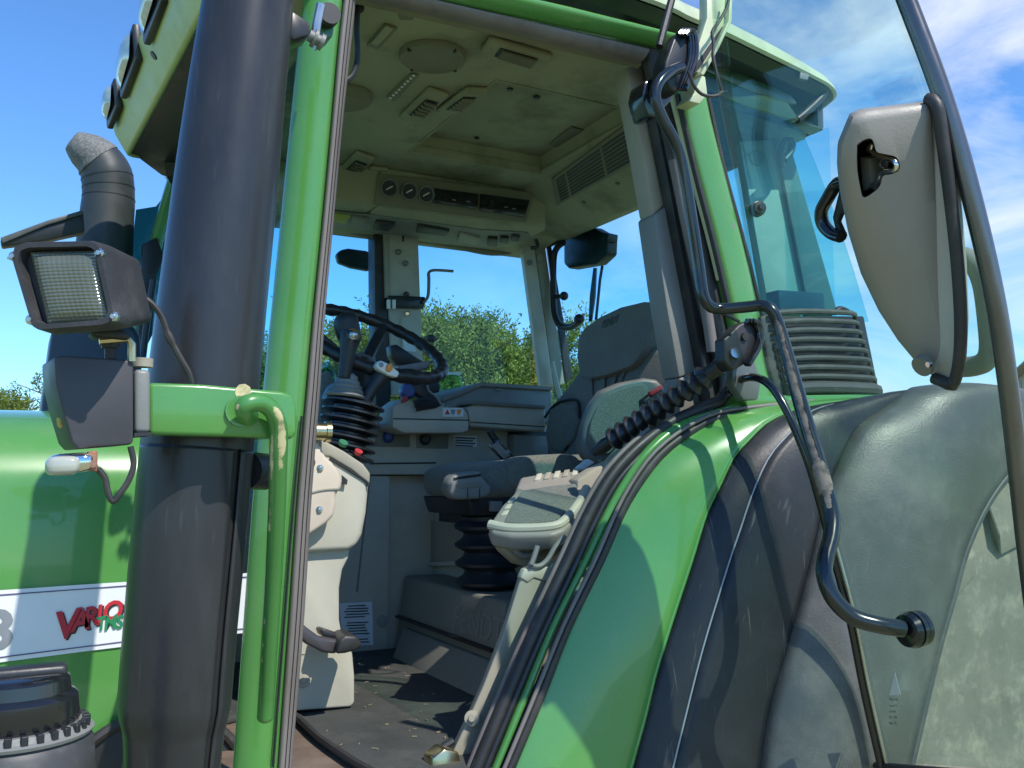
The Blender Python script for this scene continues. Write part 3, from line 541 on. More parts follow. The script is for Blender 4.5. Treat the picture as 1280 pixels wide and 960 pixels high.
# ------------------------------------------------------------------ beige sill post inside the fender seal
lp = add('door_sill_trim', plate([(563, 946), (583, 905), (604, 858), (630, 790), (651, 722), (656, 711), (692, 708), (681, 735), (655, 800), (622, 872), (590, 950)], onY(1.84), (0.02, .05, 0)), BEIGE, None or root, .008, 3)
add('trim_cap', plate([(651, 722), (656, 711), (692, 708), (684, 727), (668, 722), (660, 728)], onY(1.836), (0.0, .02, 0)), BEIGEL, lp, .003)
add('trim_side', plate([(590, 950), (622, 872), (655, 800), (681, 735), (692, 708), (706, 700), (690, 745), (662, 806), (630, 880), (600, 950)], onY(1.85), (.02, .04, 0)), TAUPED, lp, .004)
add('trim_plug', lathe(onY(1.842)(590, 898), onY(1.825)(590, 898), [(0, .017), (.5, .016), (.55, .008), (1, .007)], 16), BEIGE, lp)
add('loop_handle', tube(curve([(664, 706), (668, 695), (672, 682)], onY(1.83), 8), .006, 8), GREYP, lp)
add('loop_handle', tube(curve([(661, 706), (673, 708), (684, 700), (694, 684), (706, 670)], onY(1.835), 12), .006, 8), GREYP, lp)
add('sill_latch', plate([(541, 948), (556, 936), (574, 940), (579, 962), (578, 985), (536, 985)], onY(1.80), (0, .05, 0)), BRASS, lp, .006)
add('door_stop', tube([onY(1.84)(*p) for p in ((547, 944), (556, 932), (566, 926))], .009, 8), BLACKP, lp)
# ------------------------------------------------------------------ floor, walls and headliner of the cab
add('cab_floor', box((.25, 1.70, -.66), (1.35, 3.35, -.60)), SILL)
mat_e = [onZ(-.585)(*p) for p in ((345, 884), (366, 893), (395, 920), (430, 945), (465, 966), (520, 985), (590, 1000))]
mp_ = [Vec((p.x, p.y, Z0-.598)) for p in mat_e]+[V(1.30, 1.78, -.598), V(1.30, 3.06, -.598), V(.30, 3.06, -.598), V(.30, 2.3, -.598)]
gr = B(); g9 = random.Random(11)
for k in range(110):
    x, y = g9.uniform(.35, 1.12), g9.uniform(1.95, 2.95); a = g9.uniform(0, 6.28); ln_g = g9.uniform(.001, .007)*(1 if k % 3 else 1.6); wd = g9.uniform(.0006, .0014)
    obox(V(x, y, -.5795), Vec((math.cos(a)*ln_g, math.sin(a)*ln_g, 0)), Vec((-math.sin(a)*wd, math.cos(a)*wd, 0)), Vec((0, 0, wd)), gr)
GRIT = gr
fm = add('floor_mat', prism(mp_, Vec((0, 0, .016))), MATF, None or root, .004)
go_ = add('grit', GRIT, M('straw_and_grit', (.26, .22, .14), .9, var=.3), fm); go_['kind'] = 'stuff'
add('mat_lip', tube([Vec((p.x, p.y, Z0-.582)) for p in evenly(cat(mat_e, 30), 24)], .008, 8), RUB, fm)
wall = add('side_panel', prism([V(.30, 3.06, -.6), V(1.15, 3.06, -.6), V(1.15, 3.06, .0), V(.30, 3.06, .0)], Vec((0, .4, 0))), TAUPE, None or root, .004)
add('panel_backing', box((1.10, 3.12, -.6), (2.0, 3.16, .0)), TAUPE, wall)
add('panel_upper', prism([V(.30, 3.045, .004), V(1.95, 3.045, .004), V(1.95, 3.045, .185), V(.30, 3.045, .185)], Vec((0, .4, 0))), TAUPE, wall, .004)
fw = onY(3.044)
for q in ([(468, 534), (512, 537), (512, 559), (469, 558)], [(519, 539), (560, 541), (560, 561), (520, 560)]):
    add('switch_panel', plate(q, fw, (0, -.004, 0)), TAUPED, wall, .002)
for p, m in (((485, 547), BLUEP), ((531, 550), INK)):
    c = onY(3.04)(*p); add('socket_cap', lathe(c, c+Vec((-.008, -.03, .004)), [(0, .020), (.6, .019), (.8, .015), (1, .012)], 16), m, wall)
lab = add('instruction_label', plate([(567, 544), (595, 545), (596, 559), (568, 558)], fw, (0, -.003, 0)), PAPER, wall)
pr = B()
for i in range(4): plate([(569, 546.3+i*3.2), (594-(i % 2)*3, 547.2+i*3.2), (594-(i % 2)*3, 548.8+i*3.2), (569, 547.9+i*3.2)], onY(3.0405), (0, -.0008, 0), pr)
add('label_print', pr, INK, wall)
add('switch_recess', plate([(481, 517), (500, 516), (502, 535), (485, 536)], onY(3.043), (0, -.003, 0)), INK, wall)
yb = B()
for (x, y) in ((484, 518), (491, 518), (487, 526), (494, 526)): plate([(x, y), (x+5, y), (x+6, y+6), (x+1, y+6)], onY(3.0395), (0, -.001, 0), yb)
add('warning_sticker', yb, YELL, wall)
add('panel_seam', plate([(462, 578.5), (545, 577.6), (545, 579.6), (462, 580.5)], onY(3.043), (0, -.002, 0)), INK, wall)
add('panel_seam', plate([(463, 580), (465, 580), (447, 740), (445, 740)], onY(3.0575), (0, -.003, 0)), TAUPED, wall)
lower_label = add('safety_notice', plate([(424, 754), (465, 752), (466, 806), (428, 808)], onY(3.0575), (0, -.003, 0)), PAPER, wall)
pr = B()
for i in range(14):
    if i in (5, 11): continue
    a, b = rng.uniform(0, 6, 2)
    plate([(430+a, 757+i*3.5), (462-b, 756+i*3.5), (462-b, 757.3+i*3.5), (430+a, 758.3+i*3.5)], onY(3.053), (0, -.0008, 0), pr)
add('notice_print', pr, INK, wall)
add('panel_plug', lathe(onY(3.058)(478, 776), onY(3.04)(478, 776), [(0, .020), (.5, .019), (.55, .009), (1, .008)], 16), TAUPED, wall)
add('rear_wall', box((2.02, 1.80, -.6), (2.08, 3.5, .12)), TAUPED)
add('far_wall', box((.45, 3.47, -.6), (2.02, 3.53, .09)), TAUPED)
add('near_wall', prism([V(1.45, 1.80, -.6), V(2.02, 1.80, -.6), V(2.02, 1.80, .12), V(1.62, 1.80, .12), V(1.5, 1.80, .05), V(1.3, 1.80, -.12)], Vec((0, .04, 0))), TAUPED)
# headliner: outer strips, recessed middle panel, window headers
hl = B(); zc = 1.10
def strip(x0, x1, y0, y1, z=zc, t=.03): box((x0, y0, z), (x1, y1, z+t), hl)
strip(.45, 1.70, 1.80, 2.25); strip(1.7002, 2.0, 1.97, 2.25); strip(.45, 1.15, 2.2502, 2.90); strip(1.67, 2.0, 2.2502, 2.90); strip(.45, 2.0, 2.9002, 3.28)
head = add('headliner', hl, CEIL)
rec = grid([[V(1.14, 2.24, 1.098), V(1.68, 2.24, 1.098), V(1.68, 2.91, 1.098), V(1.14, 2.91, 1.098), V(1.14, 2.24, 1.098)], [V(1.17, 2.27, 1.168), V(1.65, 2.27, 1.168), V(1.66, 2.90, 1.168), V(1.17, 2.90, 1.168), V(1.17, 2.27, 1.168)]])
add('headliner_panel', join(rec, box((1.168, 2.268, 1.169), (1.662, 2.902, 1.18))), CEIL, head, smooth=20)
add('panel_screw', disc(V(1.28, 2.42, 1.1685), -Z1, .009, .004, 12), INK, head); add('panel_screw', disc(onZ(1.1665)(596, 172), -Z1, .009, .004, 12), INK, head)
add('panel_screw', disc(onZ(1.1665)(671, 121), -Z1, .011, .004, 12), INK, head)
add('label_plate', plate([(686, 180), (714, 158), (752, 168), (722, 190)], onZ(1.1665), (0, 0, -.003)), CEILD, head)
# front valance over the windscreen and bulge under it
add('front_valance', prism([V(.45, 1.80, 1.10), V(.62, 1.80, 1.098), V(.55, 1.80, .99), V(.47, 1.80, .98)], Vec((0, 1.7, 0))), CEIL, head, .01)
fo = onZ(1.098)
def cplate(px, z, t, m, name, bev=.004): return add(name, plate(px, onZ(z), (0, 0, -t)), m, head, bev)
cplate([(458, 55), (480, 28), (497, 34), (473, 60)], 1.099, .006, CEILD, 'map_light'); cplate([(463, 53), (482, 31), (492, 35), (472, 56)], 1.092, .004, CEIL, 'light_lens', .002)
cplate([(496, 12), (505, 8), (520, 16), (516, 24), (500, 24)], 1.099, .003, CEILD, 'fixing_cap')
sp = onZ(1.099)(541, 68); rr = .088
spk = add('ceiling_speaker', lathe(sp, sp-Z1*.018, [(0, rr), (.5, rr), (.9, rr*.96), (1, rr*.88), (.75, rr*.80), (.8, rr*.4), (.8, .002)], 40, cap=False), CEILD, head, smooth=40)
for a in (0, 90, 180, 270): add('speaker_tab', disc(sp-Z1*.012+Vec((math.cos(R(a+20)), math.sin(R(a+20)), 0))*rr*.93, -Z1, .005, .008, 8), INK, head)
# reading LED strip
cplate([(483, 120), (514, 90), (524, 92), (493, 125)], 1.099, .008, CEILD, 'led_strip')
for i in range(9):
    t = i/8; p = onZ(1.089)(488+(517-488)*t, 122-(122-94)*t); add('led', disc(p, -Z1, .0042, .003, 8), WHITE, head)
CEILV = M('vent_frame', (.30, .285, .18), .7, var=.15, dirt=(.12, .11, .06), dirt_amt=.7, dscale=6)
def ceil_vent(px, slots=5):   # quad: near-left, near-right, far-right, far-left corners in the ceiling
    f = onZ(1.099); q = [f(*p) for p in px]
    o = add('ceiling_vent', prism(q, Vec((0, 0, -.018))), CEILV, head, .008, 3)
    def bl(u, v, z): 
        a = q[0].lerp(q[1], u).lerp(q[3].lerp(q[2], u), v); return Vec((a.x, a.y, Z0+z))
    b = prism([bl(.22, .2, 1.0800), bl(.78, .2, 1.0800), bl(.78, .8, 1.0800), bl(.22, .8, 1.0800)], Vec((0, 0, -.002))); add('vent_mouth', b, INK, head)
    for i in range(slots):
        u = .25+.5*(i+.5)/slots; b = prism([bl(u-.02, .24, 1.0778), bl(u+.02, .24, 1.0778), bl(u+.02, .76, 1.0778), bl(u-.02, .76, 1.0778)], Vec((.004, 0, -.006))); add('vent_fin', b, CEILD, head)
ceil_vent([(498, 142), (536, 106), (562, 114), (526, 148)]); ceil_vent([(544, 134), (583, 106), (610, 107), (572, 138)])
ceil_vent([(421, 210), (446, 186), (469, 194), (446, 220)]); ceil_vent([(437, 224), (462, 205), (486, 208), (462, 233)])
ceil_vent([(600, 60), (612, 42), (692, 65), (674, 84)], 9)
add('door_cable', tube(curve([(437, -6), (446, 6), (446, 40), (447, 70), (442, 92), (432, 101), (420, 104)], onY(1.84), 24), .006, 8), BLACKP, head)
add('cable_grommet', disc(onY(1.85)(445, 10), Vec((0, -1, -.3)), .014, .015, 12), BLACKP, head)
add('round_cover', lathe(onZ(1.099)(430, 118), onZ(1.099)(430, 118)-Z1*.03, [(0, .085), (.6, .08), (1, .06)], 24), CEILD, head, .004)
# far side: radio panel and window header
rp = onY(3.25)
def yz(px, y): return onY(y)(*px)
a, b, c, d = yz((444, 206), 3.27), yz((680, 234), 3.27), yz((672, 262), 3.30), yz((436, 246), 3.30)
sidehead = add('side_header', prism([V(.5, 3.27, 1.11), V(.5, 3.30, .985), V(.5, 3.54, .945), V(.5, 3.54, 1.11)], Vec((1.48, 0, 0))), CEIL, None or root, .012, 3)
add('radio_console', prism([V(1.11, 3.09, 1.10), V(1.11, 3.10, .955), V(1.11, 3.40, .95), V(1.11, 3.40, 1.10)], Vec((.69, 0, 0))), CEIL, sidehead, .012, 3)
add('radio_console', prism([V(1.108, 3.09, 1.0995), V(1.108, 3.39, 1.0995), V(.5, 3.39, 1.0995), V(.5, 3.26, 1.0995)], Vec((0, 0, -.142))), CEIL, sidehead, .01, 3)
fac = prism([yz((472, 217), 3.082), yz((667, 241), 3.082), yz((657, 278), 3.092), yz((467, 256), 3.092)], Vec((0, -.008, -.002))); add('radio_panel', fac, CEILD, sidehead, .003)
for x, y, r_ in ((486, 235, .030), (511, 239, .029), (532, 243, .028)):
    c = onY(3.075)(x, y); nn = Vec((0, -1, -.25)).normalized()
    add('gauge_ring', lathe(c, c+nn*.012, [(0, r_+.003), (1, r_+.003), (1, r_), (.3, r_-.002), (.3, .002)], 24, cap=False), GREYP, sidehead)
    add('gauge_face', disc(c+nn*.001, nn, r_-.003, .003, 24), INK, sidehead)
    add('gauge_needle', obox(c+nn*.006, Vec((.012, 0, .008)), Vec((.0012, 0, -.0018)), Vec((0, .0008, 0))), WHITE, sidehead)
for q in ([(542, 236), (597, 243), (596, 262), (541, 254)], [(600, 243), (661, 251), (655, 272), (599, 264)]):
    add('radio', plate(q, onY(3.074), (0, -.01, 0)), GLOSSB, sidehead, .003)
for x, y, r_ in ((614, 255, .012), (574, 249, .004), (549, 245, .005)): c = onY(3.064)(x, y); add('radio_knob', disc(c, -Y1, r_, .010, 14), BLACKP, sidehead)
for x, y in ((565, 249), (583, 251), (630, 258), (640, 260)): add('radio_print', plate([(x, y), (x+5, y+.6), (x+5, y+2), (x, y+1.4)], onY(3.0635), (0, -.001, 0)), GREYD, sidehead)
add('header_shade', plate([(396, 262), (470, 268), (600, 286), (660, 290), (664, 298), (612, 310), (560, 303), (500, 293), (396, 279)], onZ(.9535), (0, 0, -.004)), TAUPED, sidehead, .002)  # dark plate added to put shade on the lower header
fh = onZ(.949)
for q, m in (([(418, 266), (438, 268), (432, 276), (416, 274)], YELL), ([(440, 268), (462, 272), (456, 280), (438, 278)], TAUPED), ([(470, 274), (494, 277), (486, 286), (466, 283)], INK),
             ([(522, 279), (562, 286), (558, 292), (520, 287)], INK), ([(575, 289), (600, 296), (594, 303), (572, 298)], BEIGE), ([(610, 295), (622, 296), (621, 305), (609, 304)], INK), ([(626, 294), (636, 295), (635, 301), (625, 300)], INK), ([(640, 292), (650, 293), (648, 299), (639, 298)], INK)):
    add('header_switch', plate(q, fh, (0, 0, -.012)), m if m is not YELL else M('yellow_green_tab', (.32, .34, .05), .6), sidehead, .003)
add('header_lip', tube(curve([(400, 280), (440, 288), (480, 296), (530, 300), (570, 307), (612, 315), (640, 313), (662, 306)], onY(3.5), 24), .016, 8), CEILD, sidehead)
add('red_wire', tube(curve([(500, 284), (520, 293), (535, 295), (555, 293)], onY(3.45), 12), .003, 6), REDP, sidehead)
add('hanging_wire', tube(curve([(494, 287), (503, 293), (504, 302)], onY(3.42), 8), .004, 6), INK, sidehead)
# rear header with its slatted grille
n0 = [V(1.66, 1.96, 1.105), V(1.97, 1.96, .985), V(2.03, 1.96, .99), V(2.03, 1.96, 1.12), V(1.66, 1.96, 1.12)]
rh = add('rear_header', prism(n0, Vec((0, 1.49, 0))), CEIL, None or root, .01)
fr_ = on3(V(1.66, 1.8, 1.1045), V(1.97, 1.8, .9845), V(1.97, 3.0, .9845))
rn = Vec((-.12, 0, -.31)).normalized()
gq = [fr_(*p) for p in ((690, 222), (796, 143), (806, 195), (697, 255))]
gv = add('rear_grille', prism(gq, rn*.010), CEILD, rh, .003)
for i in range(8):
    u = (i+.5)/8; a = gq[0].lerp(gq[3], .08+.84*u); b = gq[1].lerp(gq[2], .08+.84*u)
    for s0, s1 in ((.06, .17), (.20, .60), (.63, .95)):
        add('grille_slot', obox(a.lerp(b, (s0+s1)/2)+rn*.0105, (b-a)*(s1-s0)/2, (gq[3]-gq[0])*.032, rn*.0015), INK, rh)
for p in ((772, 229), (730, 253)): add('header_screw', disc(fr_(*p)+rn*.001, rn, .008, .004, 10), CEILD, rh)
add('frame_corner', prism([V(1.45, 1.84, 1.10), V(1.45, 1.84, 1.0), V(2.04, 1.90, 1.0), V(2.06, 1.95, 1.03), V(2.06, 1.95, 1.10)], Vec((0, .05, 0))), M('dark_frame_green', (.02, .055, .022), .4), rh, .006)
add('frame_corner', prism([V(2.035, 1.92, 1.0), V(2.09, 1.95, 1.03), V(2.09, 1.95, 1.10), V(2.035, 1.92, 1.10)], Vec((0, 1.45, 0))), BLACKP, rh, .004)
# pillars on the far side and the window panes
bpf = add('far_pillar', plate([(481, 287), (523, 292), (526, 380), (531, 492), (490, 494), (487, 400)], onY(3.46), (0, .06, 0)), TAUPE, None or root, .006)
add('pillar_frame', plate([(468, 284), (481, 287), (486, 400), (489, 510), (470, 510), (469, 400)], onY(3.47), (0, .08, 0)), RUB, bpf, .004)
add('pillar_edge', plate([(480, 290), (487, 296), (488, 372), (482, 372)], onY(3.455), (0, .03, 0)), BEIGE, bpf, .003)
for p, m in (((498, 315), TAUPED), ((507, 329), TAUPED), ((508, 368), INK), ((509, 392), CHROME)): add('pillar_bolt', lathe(onY(3.46)(*p), onY(3.44)(*p), [(0, .012), (.5, .012), (1, .007)], 12), m, bpf)
add('pillar_hatch', plate([(500, 398), (522, 400), (526, 470), (503, 470)], onY(3.458), (0, -.006, 0)), TAUPE, bpf, .003)
add('pillar_sticker', plate([(502, 414), (516, 418), (520, 440), (505, 438)], onY(3.451), (0, -.001, 0)), PAPER, bpf)
add('monitor_bracket', plate([(486, 369), (531, 371), (533, 376), (529, 386), (487, 384)], onY(3.435), (0, .012, 0)), BLACKP, bpf, .002)
add('monitor_arm', tube(cat([onY(3.43)(*p) for p in ((529, 379), (535, 370), (536, 350), (536, 341), (541, 338), (552, 338), (566, 339))], 24), .010, 8, flat=.6), STEEL if False else GREYP, bpf)
for x in (483, 489.5): add('white_clip', plate([(x, 375), (x+4, 375), (x+4, 387), (x, 386)], onY(3.432), (0, -.012, 0)), WHITE, bpf, .002)
rcp = add('rear_corner_pillar', plate([(652, 304), (668, 306), (692, 482), (676, 482)], onY(3.40), (0.02, .06, 0)), TAUPE, None or root, .006)
add('pillar_face', plate([(668, 306), (681, 302), (706, 480), (692, 482)], onY(3.41), (0.02, .06, 0)), BEIGE, rcp, .006)
add('pillar_frame', plate([(683, 302), (688, 300), (716, 470), (708, 480)], onY(3.42), (0.03, .06, 0)), RUB, rcp, .004)
add('pillar_cap', disc(onY(3.405)(674, 323), -Y1, .016, .006, 14), BEIGE, rcp); add('pillar_cap', disc(onY(3.395)(662, 328), -Y1, .012, .006, 14), TAUPED, rcp)
add('grab_rail', tube(curve([(690, 452), (696, 480), (702, 500)], onY(3.36), 8), .011, 8), BEIGEL, rcp)
add('corner_cable', tube(curve([(662, 276), (668, 284), (669, 296), (672, 308), (664, 310)], onY(3.33), 14), .008, 7), BLACKP, rcp)
sp_ = V; pane = add('side_window', box((.52, 3.55, .09), (1.98, 3.556, .96)), G_WIN)
add('pane_frame', join(box((.5, 3.54, .05), (2.0, 3.58, .089)), box((.48, 3.54, .0), (.52, 3.58, 1.0))), RUB, pane)
rw = add('rear_window', prism([V(2.03, 1.88, .12), V(2.03, 3.46, .12), V(2.03, 3.46, 1.0), V(2.03, 1.88, 1.0)], Vec((.006, 0, 0))), G_WIN)
fx = onX(2.0)
add('pane_frame', tube(curve([(687, 306), (740, 277), (808, 246)], onX(2.0), 10), .012, 8), RUB, rw)
add('rear_lamp', plate([(704, 295), (740, 284), (752, 291), (758, 300), (757, 318), (744, 330), (710, 336), (704, 330)], onX(2.08), (.06, 0, 0)), BLACKP, rw, .012, 3)
add('lamp_bracket', plate([(752, 290), (760, 292), (759, 302), (752, 302)], onX(2.075), (.05, 0, 0)), BLACKP, rw, .003)
add('rear_window_handle', tube(curve([(704, 303), (696, 310), (692, 325), (692, 370), (694, 395), (702, 408), (715, 408), (724, 402)], fx, 30), .014, 10), BLACKP, rw)
add('handle_knob', sphere(fx(724, 399), .022), BLACKP, rw)
add('handle_knob', join(sphere(fx(705, 370), .019), tube([fx(693, 371), fx(705, 370)], .009, 8)), BLACKP, rw)
add('rear_wiper', join(tube([onX(2.05)(*p) for p in ((753, 332), (750, 350), (745, 400))], .006, 6), tube([onX(2.06)(*p) for p in ((744, 335), (741, 370), (738, 402))], [.008, .013, .008], 6)), BLACKP, rw)
add('front_mirror', plate([(421, 318), (426, 312), (436, 310), (458, 313), (470, 318), (470, 334), (462, 338), (440, 334), (424, 328)], onY(3.72), (0, .04, 0)), BLACKP, None or root, .01, 3)
# ------------------------------------------------------------------ seat, platform, consoles
plat = add('seat_platform', prism([V(1.17, 2.30, -.6), V(1.17, 3.05, -.6), V(1.20, 3.05, -.34), V(1.20, 2.30, -.34)], Vec((.75, 0, 0))), TAUPED, None or root, .012, 3)
add('platform_step', prism([V(1.10, 2.30, -.6), V(1.10, 2.90, -.6), V(1.125, 2.92, -.555), V(1.165, 2.95, -.50), V(1.165, 2.30, -.50)][::-1], Vec((.02, 0, 0))), TAUPED, plat, .004)
add('platform_seam', box((1.168, 2.32, -.478), (1.2, 3.04, -.470)), INK, plat)
tp = onX(1.187)(566, 786); text('embossed_letters', 'FENDT', tp, Vec((.0, -1, 0)), Vec((.115, 0, 1)), .075, M('worn_embossing', (.22, .215, .185), .6), plat, .003, bold=.01, wid=1.0)
fb_ = onX(1.17)
bx_ = add('storage_box', plate([(484, 655), (491, 645), (505, 641), (606, 637), (640, 640), (640, 735), (548, 735), (540, 748), (488, 747)], onX(1.34), (.25, 0, 0)), BEIGEL, plat, .010, 3, label='beige storage box beside the seat bellows')
bi = add('box_door', plate([(514, 652), (640, 648), (640, 702), (514, 705)], onX(1.338), (-.008, 0, 0)), BEIGE, plat, .006)
add('box_ledge', plate([(512, 703), (640, 700), (640, 706), (516, 708)], onX(1.337), (-.016, 0, 0)), BEIGEL, plat, .003)
for p in ((500, 726), (526, 727)): add('box_screw', lathe(onX(1.339)(*p), onX(1.325)(*p), [(0, .013), (.4, .012), (.5, .007), (1, .006)], 12), TAUPED, plat)
# bellows under the seat
bc = V(1.30, 2.58, -.335)
prof = []
for i in range(4):
    t = i/4; prof += [(t, .078), (t+.07, .107), (t+.11, .108), (t+.18, .084)]
prof += [(.98, .085), (1, .07)]
bel = add('suspension_bellows', lathe(bc, bc+Vec((-.01, -.004, .22)), prof, 40), M('bellows_rubber', (.014, .019, .024), .4, var=.15), plat, smooth=50)
add('seat_carriage', prism([V(1.20, 2.50, -.118), V(1.70, 2.50, -.108), V(1.70, 2.50, -.055), V(1.18, 2.50, -.065)], Vec((0, .34, 0))), BLACKP, plat, .006)
for i in range(5): add('carriage_lever', box((1.25+i*.07, 2.485, -.105), (1.29+i*.07, 2.499, -.075)), GREYP, plat, .002)
add('carriage_plate', box((1.24, 2.52, -.148), (1.6, 2.84, -.119)), INK, plat)
# seat cushion: rounded loaf
def loaf(o, ax, ay, az, px=.35, n=20, m=14):   # superellipsoid-like cushion
    bm = B(); rows = []
    for i in range(m+1):
        ph = -math.pi/2+math.pi*i/m; row = []
        for j in range(n):
            th = 2*math.pi*j/n
            s = lambda v, e: math.copysign(abs(v)**e, v)
            row.append(bm.verts.new(o+ax*(s(math.cos(ph), px)*s(math.cos(th), px))+ay*(s(math.cos(ph), px)*s(math.sin(th), px))+az*s(math.sin(ph), .6)))
        rows.append(row)
    for a, b in zip(rows, rows[1:]):
        for j in range(n): bm.faces.new((a[j], a[(j+1) % n], b[(j+1) % n], b[j]))
    return bm
seat = add('seat_cushion', loaf(V(1.455, 2.665, .000), Vec((.29, 0, .022)), Vec((0, .205, 0)), Vec((-.004, 0, .058)), .34, 48, 20), FAB, None or root, smooth=60)
add('seat_bolster', loaf(V(1.42, 2.492, .012), Vec((.13, 0, .008)), Vec((0, .05, 0)), Vec((0, 0, .052)), .45, 28, 14), FAB, seat, smooth=60)
fs = onY(2.437)
add('cushion_grip', plate([(560, 606), (566, 594), (578, 590), (600, 588), (606, 598), (616, 608), (614, 620), (600, 624), (570, 625), (562, 618)], fs, (0, .06, 0)), GREYP, seat, .012, 3)
add('grip_recess', plate([(569, 606), (602, 602), (603, 609), (576, 611)], onY(2.4365), (0, -.0015, 0)), TAUPED, seat, .001)
add('grip_slot', plate([(567, 597), (600, 592), (601, 595), (567, 600)], onY(2.4365), (0, -.0015, 0)), INK, seat)
for x in (584, 599): add('grip_seam', plate([(x, 611), (x+1, 611), (x+1, 623), (x, 623)], onY(2.4365), (0, -.001, 0)), INK, seat)
# backrest: lower squab, upper extension, side bolster
def sheetback(px, d, t, name, m, par, bev=.03, dv=Vec((1, .15, -.1))):
    q = evenly([d(*p) for p in px+[px[0]]], 60)[:-1]
    return add(name, prism(q, dv.normalized()*t), m, par, bev, 5, 50, smooth=60)
bk = on3(V(1.62, 2.5, .0), V(1.62, 2.9, .0), V(1.83, 2.5, .75))
back = sheetback([(678, 545), (681, 524), (692, 500), (706, 484), (722, 462), (752, 440), (800, 430), (836, 432), (838, 470), (810, 520), (770, 560), (740, 580), (690, 585), (682, 565)], bk, .10, 'backrest', FABD, None or root)
sheetback([(725, 470), (721, 448), (722, 424), (730, 410), (748, 397), (775, 384), (804, 377), (834, 378), (836, 392), (818, 398), (810, 420), (802, 440), (790, 456), (760, 468), (736, 473)], on3(V(1.585, 2.5, .0), V(1.585, 2.9, .0), V(1.795, 2.5, .75)), .075, 'headrest', FABD, back, .022)
sheetback([(800, 436), (812, 422), (824, 420), (832, 430), (833, 450), (830, 480), (815, 500), (790, 505), (794, 470)], onY(2.40), .06, 'back_bolster', FAB, back, .02, Vec((.4, 1, 0)))
for q in ([(768, 470), (772, 468), (764, 500), (758, 502)], [(780, 463), (784, 460), (776, 480), (770, 490)], [(736, 474), (741, 473), (742, 505), (737, 508)], [(752, 472), (757, 471), (756, 500), (751, 503)]):
    add('back_pleat', plate(q, on3(V(1.615, 2.5, .0), V(1.615, 2.9, .0), V(1.825, 2.5, .75)), (-.004, 0, .001)), FABD, back, .0015)
add('back_welt', tube(curve([(681, 522), (696, 504), (720, 500), (724, 520), (716, 545), (706, 562)], on3(V(1.61, 2.5, .0), V(1.61, 2.9, .0), V(1.82, 2.5, .75)), 24), .005, 6), INK, back)
sheetback([(686, 512), (700, 504), (718, 508), (722, 524), (714, 548), (700, 566), (688, 560), (682, 535)], on3(V(1.60, 2.5, .0), V(1.60, 2.9, .0), V(1.81, 2.5, .75)), .05, 'back_bolster', FAB, back, .018)
lp0 = on3(V(1.583, 2.5, .0), V(1.583, 2.9, .0), V(1.793, 2.5, .75))
text('seat_letters', 'FENDT', lp0(752, 411), lp0(781, 399)-lp0(752, 411), lp0(752, 403)-lp0(752, 411), .03, M('seat_stitching', (.10, .115, .11), .8), back, .002, shear=.1, wid=.72)
# left armrest folded up beside the backrest
arm_f = on3(V(1.35, 2.33, .1), V(1.65, 2.22, .1), V(1.50, 2.30, .5))
sheetback([(726, 560), (730, 530), (740, 505), (752, 488), (775, 478), (806, 472), (822, 474), (832, 484), (830, 515), (800, 545), (770, 575), (750, 580), (732, 574)], arm_f, .05, 'folded_armrest', M('dark_armrest_shell', (.12, .125, .115), .5, bump=.1, bscale=300), back, .014, Vec((.2, 1, 0)))
arm_g = on3(V(1.35, 2.327, .1), V(1.65, 2.217, .1), V(1.50, 2.297, .5))
sheetback([(733, 552), (737, 528), (746, 508), (758, 492), (780, 484), (803, 479), (810, 488), (806, 510), (780, 545), (760, 568), (740, 566)], arm_g, .012, 'armrest_pad', FAB, back, .006, Vec((-.25, -1, .0)))
add('buckle', plate([(805, 500), (826, 484), (832, 490), (812, 512), (806, 510)], onY(2.16), (0, .03, 0)), BLACKP, back, .004); add('buckle_button', plate([(812, 490), (828, 481), (830, 485), (815, 495)], onY(2.155), (0, .012, 0)), REDP, back, .002)
# seat belt stalk end / clutter behind seat
add('belt_tongue', plate([(722, 585), (736, 574), (744, 578), (728, 588)], onY(2.2), (0, .02, 0)), PAPER, back, .002)
# left-hand tray with fabric pad and switch row beside the door
tf = on3(onY(2.02)(612, 662), onY(1.93)(716, 655), onY(2.20)(660, 592))
tn = (onY(1.93)(716, 655)-onY(2.02)(612, 662)).cross(onY(2.20)(660, 592)-onY(2.02)(612, 662)).normalized()
if tn.z < 0: tn = -tn
def trayp(px, h, dz): return prism([tf(*p)+tn*h for p in px], -tn*dz)
tray = add('armrest_tray', trayp([(610, 656), (614, 664), (640, 669), (690, 668), (705, 663), (728, 640), (737, 616), (740, 592), (716, 588), (680, 591), (650, 596), (642, 616), (628, 630)], 0, .045), LATCH, None or root, .010, 3)
add('tray_rim', tube(cat([tf(*p)+tn*.003 for p in ((612, 657), (640, 662), (690, 660), (708, 650), (724, 630), (733, 612))], 24), .012, 10), BEIGEL, tray)
add('tray_pad', trayp([(630, 656), (640, 634), (652, 616), (690, 610), (720, 607), (724, 622), (712, 640), (694, 654), (660, 658)], .008, .02), FAB, tray, .005, 3)
for i in range(5):
    x = 668+i*11.5; y = 602-i*1.6
    add('tray_switch', trayp([(x, y), (x+7, y-1), (x+10, y-9), (x+3, y-8)], .005, .02), BEIGE if i % 2 else BEIGEL, tray, .002)
for i in range(3): add('tray_button', trayp([(626+i*4, 646-i*8), (634+i*4, 645-i*8), (637+i*4, 639-i*8), (630+i*4, 640-i*8)], .005, .02), BEIGEL, tray, .002)
add('tray_underside', plate([(622, 668), (640, 672), (690, 672), (712, 664), (700, 690), (676, 712), (652, 706), (634, 690)], onY(2.02), (0, .06, 0)), BEIGE, tray, .006)
